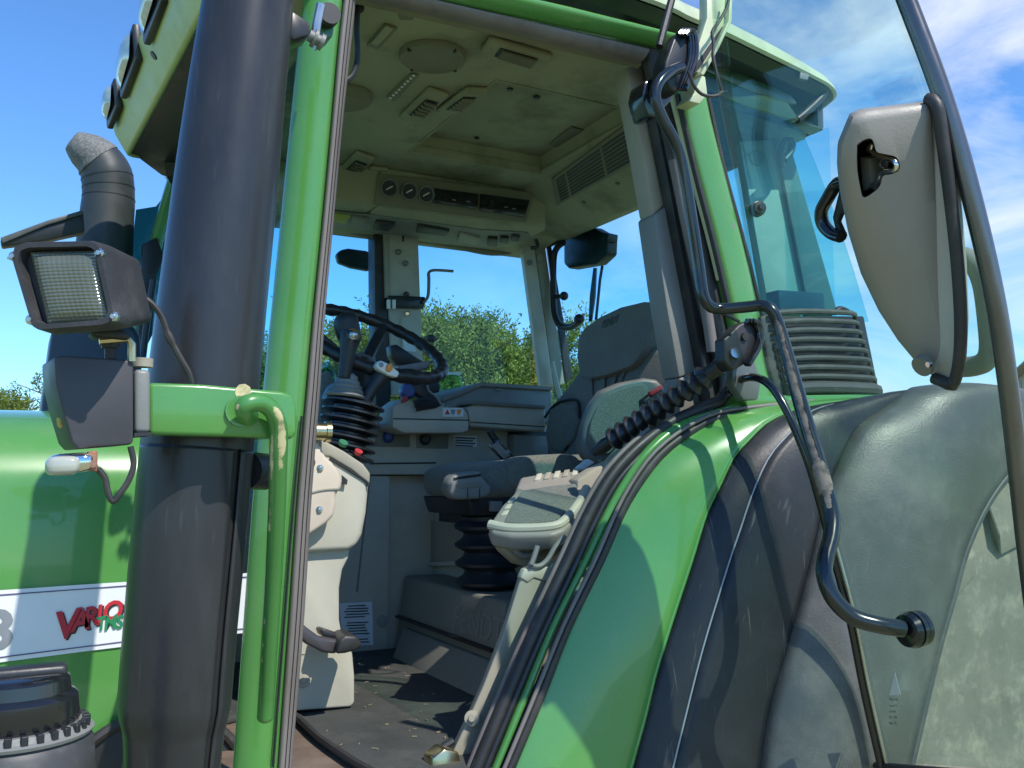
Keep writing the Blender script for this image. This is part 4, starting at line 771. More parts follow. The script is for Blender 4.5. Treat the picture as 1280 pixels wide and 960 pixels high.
add('tray_bracket', tube(curve([(640, 680), (652, 694), (672, 690), (680, 676), (660, 674), (642, 678)], onY(2.0), 24), .008, 8), LATCH, tray)
cup = onY(2.02)(760, 588); add('trim_cone', lathe(onY(1.97)(772, 580), onY(1.97)(750, 622), [(0, .032), (.5, .026), (1, .012)], 16), BEIGE, tray)
add('inner_sill', plate([(722, 600), (745, 585), (768, 575), (800, 548), (815, 556), (780, 592), (752, 632), (722, 690), (702, 705), (700, 690), (720, 650)], onY(2.06), (.0, .05, 0)), BEIGE, tray, .006)
# tablet terminal on its stalk
add('terminal', prism([onY(2.62)(*p) for p in ((609, 556), (622, 549), (643, 571), (630, 578))], Vec((.03, .04, -.01))), GLOSSB, None or root, .003)
add('terminal_screen', prism([onY(2.618)(*p) for p in ((614, 557), (622, 552), (638, 569), (630, 574))], Vec((-.001, -.002, 0))), GREYP, bpy.data.objects['terminal'])
add('terminal_keys', prism([onY(2.612)(*p) for p in ((629, 565), (635, 561.5), (638, 565), (632, 569))], Vec((-.0008, -.001, 0))), GREYD, bpy.data.objects['terminal'])
add('terminal_stalk', tube([onY(2.68)(*p) for p in ((622, 554), (615, 544), (612, 538))], .012, 8), BLACKP, bpy.data.objects['terminal'])
# right-hand console: rear locker, armrest block, control unit with joystick
lock = add('side_locker', plate([(556, 500), (575, 493), (602, 481), (690, 488), (692, 530), (556, 530)], onY(3.00), (0, .42, 0)), GREYP, None or root, .008, 3)
add('locker_lid', plate([(553, 497), (575, 489), (602, 478), (690, 483), (691, 488), (602, 483), (575, 495), (555, 502)], onY(2.985), (0, .44, 0)), TAUPED, lock, .003)
add('locker_catch', plate([(618, 485), (627, 486), (626, 490), (619, 489)], onY(2.98), (0, -.006, 0)), TAUPED, lock, .002)
ar = add('armrest_block', plate([(585, 508), (596, 505), (682, 510), (682, 540), (588, 533)], onY(2.92), (0, .14, 0)), TAUPE, lock, .008, 3)
add('armrest_top', plate([(584, 505), (592, 500), (610, 501), (682, 507), (682, 511), (598, 506)], onY(2.905), (0, .16, 0)), FABD, lock, .004)
add('armrest_seam', plate([(588, 527), (682, 533), (682, 534.2), (588, 528.2)], onY(2.9185), (0, -.001, 0)), INK, lock)
cu = add('control_unit', plate([(491, 508), (504, 498), (517, 502), (519, 514), (552, 508), (580, 510), (586, 520), (586, 536), (579, 540), (500, 538), (490, 530)], onY(2.90), (0, .13, 0)), TAUPE, None or root, .006, 3)
add('unit_lower', plate([(491, 524), (586, 526), (586, 538), (578, 541), (505, 541), (491, 534)], onY(2.893), (0, .14, 0)), TAUPE, cu, .004)
add('unit_seam', plate([(491, 522.6), (586, 524.6), (586, 525.8), (491, 523.8)], onY(2.8985), (0, -.002, 0)), INK, cu)
add('unit_label', plate([(553, 510), (579, 510), (579, 521), (553, 521)], onY(2.8985), (0, -.002, 0)), PAPER, cu)
for i, m in enumerate((RED, GREYD, ORANGE)): add('label_pictogram', plate([(556+i*7.4, 518), (559+i*7.4, 511.5), (562.4+i*7.4, 518)] if i == 0 else [(556+i*7.4, 512), (562+i*7.4, 512), (561+i*7.4, 516), (559+i*7.4, 519), (557+i*7.4, 517)], onY(2.8962), (0, -.0006, 0)), m, cu)
add('joystick_well', plate([(516, 500), (540, 494), (553, 506), (545, 510), (520, 514)], onY(2.897), (0, -.004, 0)), INK, cu, .001)
for i in range(3): add('joystick_boot', tube(curve([(520, 504+i*3), (530, 501+i*2.6), (545, 503+i*2.4)], onY(2.885), 8), .007, 8), BLACKP, cu)
add('joystick', prism([onY(2.90)(*p) for p in ((517, 474), (524, 470), (532, 474), (536, 488), (550, 503), (540, 505), (524, 496), (516, 488))], Vec((0, .05, 0))), BLACKP, cu, .008, 3)
add('joystick_edge', tube(curve([(533, 474), (536, 488), (546, 497), (551, 506)], onY(2.89), 10), .004, 6), GREYP, cu)
add('joystick_button', plate([(518, 475), (522, 473), (524, 481), (520, 482)], onY(2.888), (0, -.006, 0)), REDP, cu, .002)
add('lever_knob', plate([(500, 497), (506, 494), (509, 501), (502, 504)], onY(2.895), (0, -.02, 0)), REDP, cu, .003)
add('rotary_knob', lathe(onY(2.94)(509, 490), onY(2.90)(511, 488), [(0, .028), (.6, .028), (1, .02)], 18), BLUEP, cu)
add('handset', plate([(532, 476), (545, 474), (551, 480), (550, 490), (540, 492)], onY(2.98), (0, .05, 0)), BLACKP, cu, .006)
add('window_notice', plate([(549, 465), (576, 465), (580, 492), (544, 492)], onY(3.40), (0, .004, 0)), GLASS('clear_green_card', (.62, .86, .62), 1.0, .10), cu); add('notice_band', plate([(549, 465), (576, 465), (576, 468.5), (549, 468.5)], onY(3.395), (0, -.002, 0)), PAPER, cu); add('notice_tab', plate([(541, 474), (545, 470), (547, 482), (542, 484)], onY(3.3), (0, .005, 0)), YELL, cu)
add('seat_back_box', plate([(643, 543), (684, 545), (686, 571), (643, 572)], onY(2.98), (.0, .06, 0)), TAUPED, lock, .004)
add('dark_well', plate([(636, 538), (690, 540), (690, 575), (636, 575)], onY(3.035), (0, .008, 0)), INK, lock)
# ------------------------------------------------------------------ steering column
sc = add('steering_column', plate([(360, 548), (398, 549), (430, 566), (452, 581), (461, 592), (461, 606), (458, 640), (453, 668), (446, 682), (436, 688), (400, 690), (360, 693)], onY(2.30), (0.06, .30, 0)), BEIGEL, None or root, .014, 4, label='sunlit pale lower steering column')
add('column_cap', plate([(360, 546), (398, 547), (430, 564), (454, 580), (463, 592), (462, 606), (440, 588), (412, 571), (404, 570), (385, 560), (360, 560)], onY(2.295), (0.06, .31, 0)), BEIGE, sc, .006, 3)
add('column_seam', tube(curve([(412, 573), (440, 590), (458, 602), (461, 608)], onY(2.297), 14), .0035, 6), INK, sc)
add('column_leg', plate([(355, 686), (438, 684), (436, 696), (428, 712), (424, 735), (424, 775), (428, 798), (440, 812), (443, 845), (443, 879), (438, 884), (355, 890)], onY(2.325), (0.05, .26, 0)), BEIGEL, sc, .012, 4)
add('leg_seam', plate([(360, 818), (443, 811), (443, 812.2), (360, 819.2)], onY(2.3235), (0, -.001, 0)), TAUPE, sc)
add('leg_plug', lathe(onY(2.325)(379, 851), onY(2.31)(379, 851), [(0, .017), (.5, .016), (.55, .008), (1, .006)], 16), BEIGE, sc)
cv = add('column_cover', plate([(360, 549), (386, 548), (399, 552), (408, 572), (416, 578), (424, 590), (428, 600), (428, 610), (420, 618), (421, 628), (418, 645), (408, 655), (378, 675), (360, 682)], onY(2.255), (0, .05, 0)), TAN, sc, .010, 3, label='tan side cover of the steering column')
add('cover_seam', tube(curve([(368, 622), (400, 613), (424, 611)], onY(2.254), 10), .003, 6), BEIGE, sc)
for p in ((400, 585), (399, 637)): add('cover_screw', lathe(onY(2.256)(*p), onY(2.247)(*p), [(0, .009), (.5, .008), (.55, .004), (1, .003)], 12), STEEL, sc)
add('cover_hole', disc(onY(2.2545)(384, 578), -Y1, .02, .001, 14), INK, sc); add('column_notch', plate([(427, 594), (434, 600), (433, 606), (427, 605)], onY(2.29), (0, -.004, 0)), INK, sc)
add('ignition_barrel', lathe(onY(2.25)(378, 539), onY(2.25)(412, 540), [(0, .022), (.8, .022), (.82, .026), (1, .026)], 18), BRASS, sc)
add('column_button', disc(onY(2.33)(428, 556), Vec((.2, -.6, .8)), .0125, .009, 14), GREENB, sc); add('column_button', disc(onY(2.33)(447, 567), Vec((.2, -.6, .8)), .011, .009, 14), REDP, sc)
ba, bb = onY(2.42)(428, 574), onY(2.42)(440, 500); prof = []
for i in range(7): prof += [(i/7, .052), (i/7+.045, .082), (i/7+.075, .082), (i/7+.12, .052)]
add('column_bellows', lathe(ba, bb+Vec((.01, 0, 0)), prof+[(1, .05)], 40), BELLOW, sc, smooth=30)
add('instrument_hood', plate([(400, 470), (412, 462), (430, 500), (425, 520), (400, 530)], onY(2.7), (0, .3, 0)), TAUPED, sc, .008); add('dash_glass', plate([(396, 455), (412, 452), (424, 478), (414, 492), (398, 490)], onY(2.9), (0, .03, 0)), GLASS('dash_glass', (.3, .6, .75), 1.5), sc); add('dash_support', plate([(402, 486), (470, 500), (470, 540), (402, 540)], onY(2.9), (0, .1, 0)), TAUPED, sc, .006)
# shuttle lever, gaiter, stalk
hub = V(.79, 2.62, 0); 
ga = onY(2.40)(432, 497); gb = onY(2.40)(436, 466)
prof = []
for i in range(5): prof += [(i/5, .050-.006*i), (i/5+.07, .055-.0075*i), (i/5+.12, .050-.0075*i)]
lever = add('shuttle_lever', tube([onY(2.38)(*p) for p in ((430, 472), (434, 448), (437, 424))], [.016, .019, .026], 14), BLACKP, None or root)
add('lever_gaiter', lathe(ga, gb, prof+[(1, .012)], 20), GREYP, lever, smooth=30)
add('lever_top', lathe(onY(2.38)(436, 432), onY(2.38)(440, 416), [(0, .024), (.8, .030), (1, .028)], 18), BLACKP, lever)
add('lever_ring', lathe(onY(2.365)(441, 421), onY(2.355)(442, 418), [(0, .019), (1, .019)], 18), CHROME, lever); add('lever_button', sphere(onY(2.352)(442, 418.5), .012, (1, .7, 1)), STEEL, lever)
add('lever_shell', loaf(onY(2.44)(434, 410), Vec((.032, 0, .01)), Vec((0, .03, 0)), Vec((-.01, 0, .04)), .7, 20, 12), BLACKP, lever, smooth=60)
add('column_head', plate([(424, 478), (440, 470), (452, 478), (458, 500), (440, 512), (424, 508), (416, 495)], onY(2.42), (0, .12, 0)), BLACKP, lever, .010, 3)
st = add('indicator_stalk', tube([onY(2.40)(*p) for p in ((450, 512), (464, 486), (480, 466))], [.020, .019, .024], 12), BLACKP, lever)
add('stalk_end', plate([(470, 456), (476, 450), (489, 456), (500, 466), (497, 472), (486, 469), (472, 461)], onY(2.36), (0, .03, 0)), WHITE, lever, .005, 3)
add('stalk_switch', plate([(484, 456), (489, 453), (492, 460), (488, 465), (483, 463)], onY(2.352), (0, .012, 0)), ORANGE, lever, .003); add('stalk_print', disc(onY(2.359)(476.5, 456), -Y1, .007, .001, 10), GREYD, lever)
# steering wheel
wc = onY(2.62)(464, 428); vd = (wc-EYE).normalized(); rt = (Rd-vd*Rd.dot(vd)).normalized(); upv = rt.cross(vd)
ta = R(21); e1 = rt*math.cos(ta)-upv*math.sin(ta); ep = rt*math.sin(ta)+upv*math.cos(ta); si = .30
e2 = (vd*math.sqrt(1-si*si)+ep*si).normalized(); wnrm = e1.cross(e2)
if wnrm.z < 0: wnrm = -wnrm
rw_ = 95/FPX*(wc-EYE).dot(Fd)
def wp(a, r=rw_, h=0): return wc+e1*(r*math.cos(a))+e2*(r*math.sin(a))+wnrm*h
pts = [wp(2*math.pi*k/120) for k in range(120)]
rim = add('steering_wheel', tube(pts, [.0185+.0016*math.cos(k*2*math.pi/4) for k in range(120)], 14, closed=True), M('steering_rim', (.022, .02, .02), .35, var=.2, dirt=(.10, .085, .08), dirt_amt=.4, dscale=10), None or root, smooth=60)
hubp = wc-wnrm*.085
for a in (R(200), R(330), R(85)):
    add('spoke', tube(cat([wp(a, rw_-.005), wp(a, rw_*.72, -.02), wp(a, rw_*.3, -.065), hubp], 12), [.016]*4+[.02]*9, 10, flat=.7), BLACKP, rim)
add('wheel_hub', lathe(hubp-wnrm*.03, hubp+wnrm*.035, [(0, .04), (.3, .055), (.8, .05), (1, .03)], 24), M('grey_hub', (.17, .165, .165), .4), rim)
add('spoke_cover', prism([onY(2.55)(*p) for p in ((497, 457), (540, 450), (534, 461), (500, 467))], Vec((.01, .03, 0))), M('grey_spoke', (.16, .14, .135), .45), rim, .005)
add('column_tube', tube([hubp, hubp.lerp(onY(2.44)(440, 505), .6), onY(2.44)(440, 505)], .038, 14), BLACKP, rim)
add('dash_display', plate([(488, 432), (496, 430), (530, 452), (522, 456), (498, 456), (490, 446)], onY(3.0), (0, .05, 0)), BLACKP, rim, .006)
add('mirror_knob', plate([(534, 419), (541, 417), (548, 424), (542, 428), (536, 426)], onY(3.2), (0, .04, 0)), BLACKP, rim, .006)
# clutch pedal
ped = add('clutch_pedal', prism([onY(2.20)(*p) for p in ((372, 774), (386, 786), (400, 796), (424, 800), (432, 806), (420, 818), (404, 816), (384, 806), (370, 794))], Vec((0, .035, 0))), M('pedal_arm', (.06, .055, .06), .4, coat=.3), None or root, .008, 3)
add('pedal_pad', prism([onY(2.17)(*p) for p in ((424, 800), (432, 794), (446, 795), (453, 804), (450, 812), (432, 817), (420, 818))], Vec((0.01, .10, .0))), RUB, ped, .008, 3)
add('pedal_tread', prism([onY(2.24)(*p) for p in ((401, 788), (405, 786), (428, 794), (430, 800), (404, 796))], Vec((0, .05, 0))), BLACKP, ped, .004)
# gas strut with bellows between cab wall and the lower door hinge
ga, gb = onY(1.98)(742, 566), onY(1.62)(920, 444)
strut = add('door_strut', tube([ga, gb], .011, 12), BLACKP, None or root)
p0, p1 = ga.lerp(gb, .13), ga.lerp(gb, .82); prof = []
for i in range(11): prof += [(i/11, .017), (i/11+.034, .029), (i/11+.046, .030), (i/11+.058, .027)]
add('strut_bellows', lathe(p0, p1, prof+[(1, .017)], 32), BELLOW, strut, smooth=40)
add('strut_collar', lathe(ga.lerp(gb, .03), ga.lerp(gb, .14), [(0, .015), (.5, .018), (1, .015)], 16), BLACKP, strut)
e0 = ga.lerp(gb, .82); add('strut_end', lathe(e0, gb, [(0, .018), (.35, .018), (.36, .021), (.45, .021), (.46, .018), (.6, .018), (.61, .021), (.7, .021), (.71, .017), (1, .017)], 18), BLACKP, strut)
add('strut_fitting', disc(onY(1.60)(918, 443), Vec((-.4, -1, .2)), .012, .012, 12), CHROME, strut)
# ------------------------------------------------------------------ the open door
H1, H2 = V(1.32, 1.74, 1.0), V(1.51, 1.74, .22); F1, F2 = V(1.19, .94, .735), V(1.39, .94, .145)
dn = ((H2-H1).normalized()*1).cross((F1+F2)/2-(H1+H2)/2).normalized()
if dn.x > 0: dn = -dn            # points at the camera side (inside of the door)
dp = (H1+H2+F1+F2)/4
def dr(off=0): return onP(dp+dn*off, dn)
dg = dr(0)
gl_px = [(886, -60), (893, 60), (900, 130), (922, 240), (946, 400), (962, 480), (985, 520), (1010, 580), (1028, 640), (1041, 690), (1062, 770), (1080, 860), (1100, 953), (1140, 956), (1340, 972), (1318, 900), (1296, 780), (1284, 690), (1274, 600), (1260, 480), (1243, 370), (1213, 240), (1178, 120), (1133, 0), (1105, -60)]
def glass_sheet():
    Lc = cat([dg(*p) for p in gl_px[:13]], 60); Rc = cat([dg(*p) for p in gl_px[14:][::-1]], 60)
    Lc, Rc = evenly(Lc, 40), evenly(Rc, 40)
    return grid([[a.lerp(b, t)-dn*.012*math.sin(math.pi*t) for a, b in zip(Lc, Rc)] for t in [k/12 for k in range(13)]])
door = add('cab_door', tube(curve([(1090, -110), (1133, 0), (1178, 120), (1213, 240), (1243, 370), (1260, 480), (1274, 600), (1284, 690), (1296, 780), (1318, 900), (1340, 972)], dr(.004), 60), .0150, 16), ALU, None or root, smooth=60)
door['label'] = 'open glass cab door with a dark tubular free edge'
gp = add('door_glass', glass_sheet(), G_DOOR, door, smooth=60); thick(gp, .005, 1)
e_px = [(912, 488), (925, 475), (945, 472), (965, 484), (985, 517), (1010, 576), (1028, 638), (1041, 690), (1062, 770), (1080, 860), (1102, 957)]
add('glass_edge_seal', tube(curve(e_px, dr(.006), 60), .0095, 12), GLOSSB, door, smooth=60)
add('glass_edge_seal', tube([dr(.004)(*p) for p in ((1095, 957), (1150, 962), (1340, 978))], .008, 10), RUB, door)
add('glass_edge_trim', tube(curve([(x+6, y-2) for x, y in e_px[5:]], dr(.004), 40), .0035, 8), STEEL, door)
# hinge tube: upper leg runs beside the post, lower leg is bolted to the glass
def dd(px, py, off): return dr(off)(px, py)
tp_ = [onY(1.585)(852, 84), onY(1.58)(838, 90), onY(1.575)(824, 103), onY(1.575)(819, 122), onY(1.575)(829, 150), onY(1.575)(846, 182), onY(1.575)(855, 215), onY(1.575)(865, 275), onY(1.575)(874, 335), onY(1.57)(879, 368), onY(1.565)(886, 382), onY(1.56)(900, 386), onY(1.53)(930, 384), onY(1.50)(952, 382), onY(1.48)(964, 387), onY(1.47)(974, 408), onY(1.44)(990, 465), onY(1.405)(1008, 530), onY(1.37)(1026, 590), onY(1.345)(1039, 640), onY(1.33)(1039, 670), onY(1.32)(1032, 698), onY(1.31)(1031, 720), onY(1.295)(1042, 748), onY(1.275)(1066, 771), onY(1.25)(1098, 781), onY(1.235)(1128, 786)]
tp_ = evenly(cat(tp_, 260), 150); rr_ = [.0125+.0035*min(1, max(0, (i-78)/20)) for i in range(151)]
add('hinge_tube', tube(tp_, rr_, 32), WORNM('worn_black_paint', (.012, .014, .017), (.25, .19, .15), .22, .4), door, smooth=60)
hto = bpy.data.objects['hinge_tube']; va = Vec((-.72, -.69, 0))
def tubewear(t, d):
    a = d[0]*-.80+d[1]*-.60
    if t < .46 or t > .78: return 0
    w = max(0, a-.72)*2.6*min(1, (t-.46)/.06)
    if t > .70: w = max(w, .62*max(0, 1-abs(t-.735)/.045)+.2*a)
    return min(1, w)
wear(hto, tp_, tubewear)
dc = onY(1.235)(1136, 788); dax = (onY(1.235)(1160, 786)-onY(1.235)(1120, 788)).normalized()*.6+dn*-.55; dax.normalize()
add('glass_mount', lathe(dc-dax*.012, dc+dax*.030, [(0, .016), (.1, .030), (.38, .034), (.40, .030), (.48, .030), (.5, .034), (.72, .034), (.74, .030), (.80, .033), (1, .033)], 28), GLOSSB, door, smooth=30)
# upper hinge block
hb = add('door_hinge', prism([onY(1.60)(*p) for p in ((842, 48), (850, 38), (860, 38), (866, 48), (866, 74), (856, 104), (848, 116), (838, 112), (830, 96), (832, 76))], Vec((0, .05, 0))), BLACKP, door, .006, 3)
for k in range(3): add('hinge_leaf', tube(curve([(848+k*4, 44), (855+k*4, 38), (862+k*3.5, 46), (862+k*3.5, 75), (850+k*3, 112)], onY(1.596-k*.004), 20), .007, 8), GLOSSB, door)
add('hinge_base', prism([onY(1.66)(*p) for p in ((806, 102), (822, 92), (846, 100), (840, 125), (822, 146), (810, 146), (803, 118))], Vec((0, .06, 0))), GLOSSB, door, .006)
# lower hinge
lh = prism([onY(1.60)(*p) for p in ((905, 424), (924, 406), (936, 400), (946, 405), (950, 420), (942, 440), (930, 456), (916, 464), (906, 452))], Vec((0, .035, 0)))
add('door_hinge', lh, GREYP if False else BLACKP, door, .005, 3)
for k in range(3): add('hinge_leaf', tube(curve([(933+k*4, 401), (943+k*3, 404), (949+k*2, 418), (944+k*2, 436), (932+k*2, 456)], onY(1.595-k*.004), 18), .006, 8), GLOSSB, door)
add('hinge_bolt', disc(onY(1.598)(930, 421), -Y1, .009, .005, 6), INK, door)
add('hinge_cable', tube(curve([(886, 388), (904, 392), (924, 402)], onY(1.58), 8), .004, 6), BLACKP, door)
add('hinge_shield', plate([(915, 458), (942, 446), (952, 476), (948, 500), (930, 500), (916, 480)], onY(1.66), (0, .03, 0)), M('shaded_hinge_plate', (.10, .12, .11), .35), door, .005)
# latch housing, hollow, with catch inside
lp_px = [(1062, 142), (1075, 136), (1120, 131), (1162, 126), (1170, 138), (1180, 200), (1190, 270), (1197, 340), (1199, 400), (1197, 450), (1190, 476), (1178, 474), (1164, 469), (1146, 454), (1122, 425), (1098, 388), (1076, 342), (1060, 290), (1050, 240), (1046, 205), (1047, 178)]
cpx = (1128, 270)
def scaled(k, dx=0, dy=0): return [(cpx[0]+dx+(x-cpx[0])*k, cpx[1]+dy+(y-cpx[1])*k) for x, y in lp_px]
def lrow(px, off): return evenly([dr(off)(*p) for p in px+[px[0]]], 90)[:-1]
def wedge(px, lo, k): return evenly([dr(max(.012, lo+k*(1168-x)/121*max(.22, 1-.78*max(0, (y-135)/355)**1.8)))(x, y) for x, y in px+[px[0]]], 90)[:-1]
lp_px = [(min(x, 1163+(y-126)*.055), y) for x, y in lp_px]
r0 = lrow(lp_px, .004); r1 = wedge(lp_px, .014, .147); r2 = wedge(scaled(.988, 1, 0), .020, .150); r3 = wedge(scaled(.96, 2, -1), .025, .152); r4 = wedge(scaled(.86, 5, -4), .029, .154); r5 = wedge(scaled(.45, 7, -8), .031, .154)
lat_bm = rings_bm([r0, r1, r2, r3, r4, r5])
base_px = [(1140, 128), (1168, 127), (1176, 150), (1188, 240), (1196, 330), (1199, 400), (1196, 455), (1188, 478), (1164, 470), (1150, 400), (1146, 330), (1142, 240)]
add('latch_base', prism([dr(.026)(*p) for p in base_px], -dn*.022), TAUPE, door, .004, 3)
latch = add('latch_housing', lat_bm, LATCH, door, smooth=55)
# cut the opening for the catch
cut_px = [(1072, 182), (1080, 176), (1089, 174), (1093, 181), (1096, 190), (1108, 193), (1120, 196), (1125, 204), (1124, 213), (1114, 218), (1104, 220), (1100, 232), (1092, 240), (1080, 246), (1076, 235), (1072, 210)]
CO = .10; cpts = evenly(cat([dr(CO)(*p) for p in cut_px+[cut_px[0]]], 100), 60)[:-1]
vdir = (sum(cpts, Vec())/len(cpts)-EYE).normalized(); cutter = add('cutter', prism([p-vdir*.12 for p in cpts], vdir*.165), INK, None)
mo = latch.modifiers.new('b', 'BOOLEAN'); mo.object = cutter; mo.operation = 'DIFFERENCE'; mo.solver = 'EXACT'
dgp = bpy.context.evaluated_depsgraph_get(); dgp.update(); nm = bpy.data.meshes.new_from_object(latch.evaluated_get(dgp)); latch.modifiers.clear(); latch.data = nm
nm.set_sharp_from_angle(angle=R(50)); bpy.data.objects.remove(cutter)
add('catch_well', prism([p+vdir*.042 for p in cpts], vdir*.002), INK, door)
add('catch_wall', plate([(1074, 196), (1086, 198), (1090, 232), (1078, 240)], dr(.095), tuple(-dn*.03)), GREYP, door, .003)
add('catch', join(tube(cat([dr(.092)(*p) for p in ((1090, 180), (1089, 188), (1096, 194), (1108, 198), (1118, 202), (1120, 210), (1112, 214), (1102, 216), (1098, 226), (1090, 232))], 40), .0042, 10), sphere(dr(.085)(1106, 205), .012, (1, .6, .8)), sphere(dr(.085)(1095, 232), .010, (1, .6, .8)), sphere(dr(.08)(1087, 186), .008, (.7, .7, 1))), CHROME, door, smooth=60)
add('catch_pivot', disc(dr(.098)(1107, 204), dn, .006, .005, 10), INK, door)
add('latch_gasket', tube(curve([(1160, 124), (1171, 132), (1179, 180), (1189, 255), (1197, 330), (1201, 400), (1199, 452), (1191, 481), (1182, 478), (1168, 473)], dr(.030), 50), .010, 10), RUB, door, smooth=60)
add('release_lever', tube(curve([(1056, 226), (1046, 230), (1036, 246), (1027, 264), (1029, 280), (1040, 292), (1052, 296)], dr(.035), 24), .013, 10, flat=.8), GLOSSB, door, smooth=60)
add('lever_plate', prism([dr(.03)(*p) for p in ((1056, 228), (1058, 262), (1050, 268), (1046, 278), (1054, 296), (1046, 296), (1040, 272), (1048, 240))], -dn*.012), BLACKP, door, .003)
add('housing_screw_well', disc(dr(.046)(1156, 455), dn*.6+Vec((-.6, 0, -.6)), .018, .010, 16), TAUPED, door); add('housing_screw', disc(dr(.056)(1163, 455), dn, .005, .006, 8), CHROME, door)
# outside handle behind the glass
add('outside_handle', tube(curve([(1194, 322), (1206, 322), (1220, 332), (1230, 356), (1236, 400), (1238, 436), (1231, 452), (1215, 458), (1192, 459)], dr(-.055), 40), .0175, 12), GREYP, door, smooth=60)
# etched mark on the glass
em = dr(.0032)
add('glass_mark', plate([(1119, 841), (1126, 868), (1112, 869)], em, tuple(dn*.0004)), PAPER, door)
for i, (s_, h) in enumerate((('TRI-AGO', 3.2), ('Temp-LX E3', 2.2), ('42 R 0078', 2.2), ('AS2  43R', 3.0), ('M46  (E)', 3.0))):
    y = 876+i*7.4; a = em(1112, y); ux = em(1127, y-.4)-a; text('glass_mark', s_, a, ux, em(1112, y-6)-a, pxm(h*1.15, a), INK, door, .0003, wid=.95)
# ------------------------------------------------------------------ exhaust stack beside the door pillar
def exc(t):  # axis, by picture height
    a = [(318, -70, 1.50, .0715), (311, 0, 1.50, .0715), (297, 110, 1.50, .076), (282, 240, 1.50, .080), (255, 480, 1.50, .0835), (247, 560, 1.50, .0835), (238, 660, 1.50, .0835), (226, 790, 1.50, .0815), (219, 880, 1.50, .0805), (218, 915, 1.50, .072), (216, 960, 1.50, .068), (212, 1060, 1.50, .066)]
    return a
ex = exc(0); P = [onY(e[2])(e[0], e[1]) for e in ex]
def ext_tube(i0, i1, rs=1.0, seg=48, a0=0, a1=2*math.pi, bm=None):
    bm = bm or B(); rings = []; q = [(P[i], ex[i][3]*rs) for i in range(i0, i1+1)]
    full = a1-a0 > 6.28
    # densify
    pts = cat([p for p, _ in q], 12*(len(q)-1)); rd = list(np.interp(np.linspace(0, len(q)-1, len(pts)), range(len(q)), [r for _, r in q]))
    ax = (P[-1]-P[0]).normalized(); u = Vec((0, -1, 0)); u = (u-ax*u.dot(ax)).normalized(); w = ax.cross(u)
    for p, r in zip(pts, rd): rings.append([bm.verts.new(p+(u*math.cos(a)+w*math.sin(a))*r) for a in [a0+(a1-a0)*k/seg for k in range(seg if full else seg+1)]])
    for a, b in zip(rings, rings[1:]):
        for k in range(seg): bm.faces.new((a[k], a[(k+1) % len(a)], b[(k+1) % len(a)], b[k]))
    if full: bm.faces.new(rings[0]); bm.faces.new(rings[-1][::-1])
    return bm
stack = add('exhaust_stack', ext_tube(0, 5), EXH, None or root, smooth=60, label='tall satin black exhaust stack')
add('inner_pipe', ext_tube(5, 11, .93), INK, stack, smooth=60)
GAP = -R(36)
sh = add('heat_shield', ext_tube(5, 11, 1.0, 60, GAP+R(4.5), GAP+2*math.pi-R(4.5)), EXH, stack, smooth=60); thick(sh, .004, -1)
add('pipe_bracket', prism([onY(1.52)(*p) for p in ((362, 12), (370, 16), (388, 28), (387, 44), (366, 50), (360, 40))], Vec((0, .05, 0))), EXH, stack, .004)
add('bracket_bolt', lathe(onY(1.50)(386, 44), onY(1.50)(404, 54), [(0, .010), (.3, .010), (.3, .016), (.5, .016), (.5, .010), (.75, .010), (.75, .014), (1, .014)], 12), GREYP, stack)
add('bracket_strap', tube([onY(1.52)(*p) for p in ((401, 6), (396, 30), (394, 46))], .008, 8), STEEL, stack)
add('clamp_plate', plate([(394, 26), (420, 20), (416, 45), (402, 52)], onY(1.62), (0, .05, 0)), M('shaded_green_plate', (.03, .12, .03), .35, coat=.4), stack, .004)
add('clamp_hole', disc(onY(1.615)(409, 22), -Y1, .02, .02, 16), INK, stack)
add('lower_stub', lathe(onY(1.50)(306, 588), onY(1.56)(336, 590), [(0, .030), (.8, .030), (.82, .024), (1, .024)], 18), BLACKP, stack)
# ------------------------------------------------------------------ green bracket arm with handrail and lamps
fa = onY(1.36)
arm = add('bracket_arm', plate([(186, 478), (250, 480), (318, 486), (352, 489), (366, 493), (371, 505), (371, 540), (366, 549), (300, 546), (186, 543)], fa, (0, .045, 0)), GREEN, None or root, .006, 3, label='green bracket arm carrying the lamps and handrail')
add('arm_root', prism([onY(1.405)(*p) for p in ((338, 494), (362, 495), (366, 544), (340, 545))], Vec((.01, .34, 0))), GREEN, arm, .004)
hr = [onY(1.352)(312, 521), onY(1.335)(306, 516), onY(1.325)(306, 507), onY(1.325)(316, 503), onY(1.33)(330, 505), onY(1.335)(342, 516), onY(1.345)(348, 536), onY(1.36)(348, 570), onY(1.40)(346, 640), onY(1.45)(342, 720), onY(1.50)(337, 800), onY(1.54)(333, 870), onY(1.555)(331, 902)]
hp = evenly(cat(hr, 300), 170); add('handrail', tube(hp, [.0130]*169+[.011, .006], 40), WORNM('worn_green_paint', (.065, .238, .052), (.62, .54, .30), .32, .5), None or root, smooth=60, label='green handrail with paint worn to pale primer')
hro = bpy.data.objects['handrail']
PRM = M('bare_primer', (.62, .52, .27), .6, var=.25, dirt=(.12, .2, .08), dirt_amt=.8, dscale=30)
def railwear(t, d):
    a = d[0]*-.86+d[1]*-.5; b = d[1]*-1.0+d[0]*.1
    w = max(0, a-.84)*5.2*(1-.45*t)
    if t < .34: w = max(w, max(0, b-.55)*1.6*math.sin(math.pi*min(1, max(0, (t-.05)/.29))))
    return min(1, w)
wear(hro, hp, railwear)
add('worn_spot', disc(fa(304, 490), Vec((0, -1, 0)), .012, .001, 9), PRM, arm)
add('rail_flange', disc(onY(1.362)(300, 514), -Y1, .022, .008, 18), GREEN, hro)
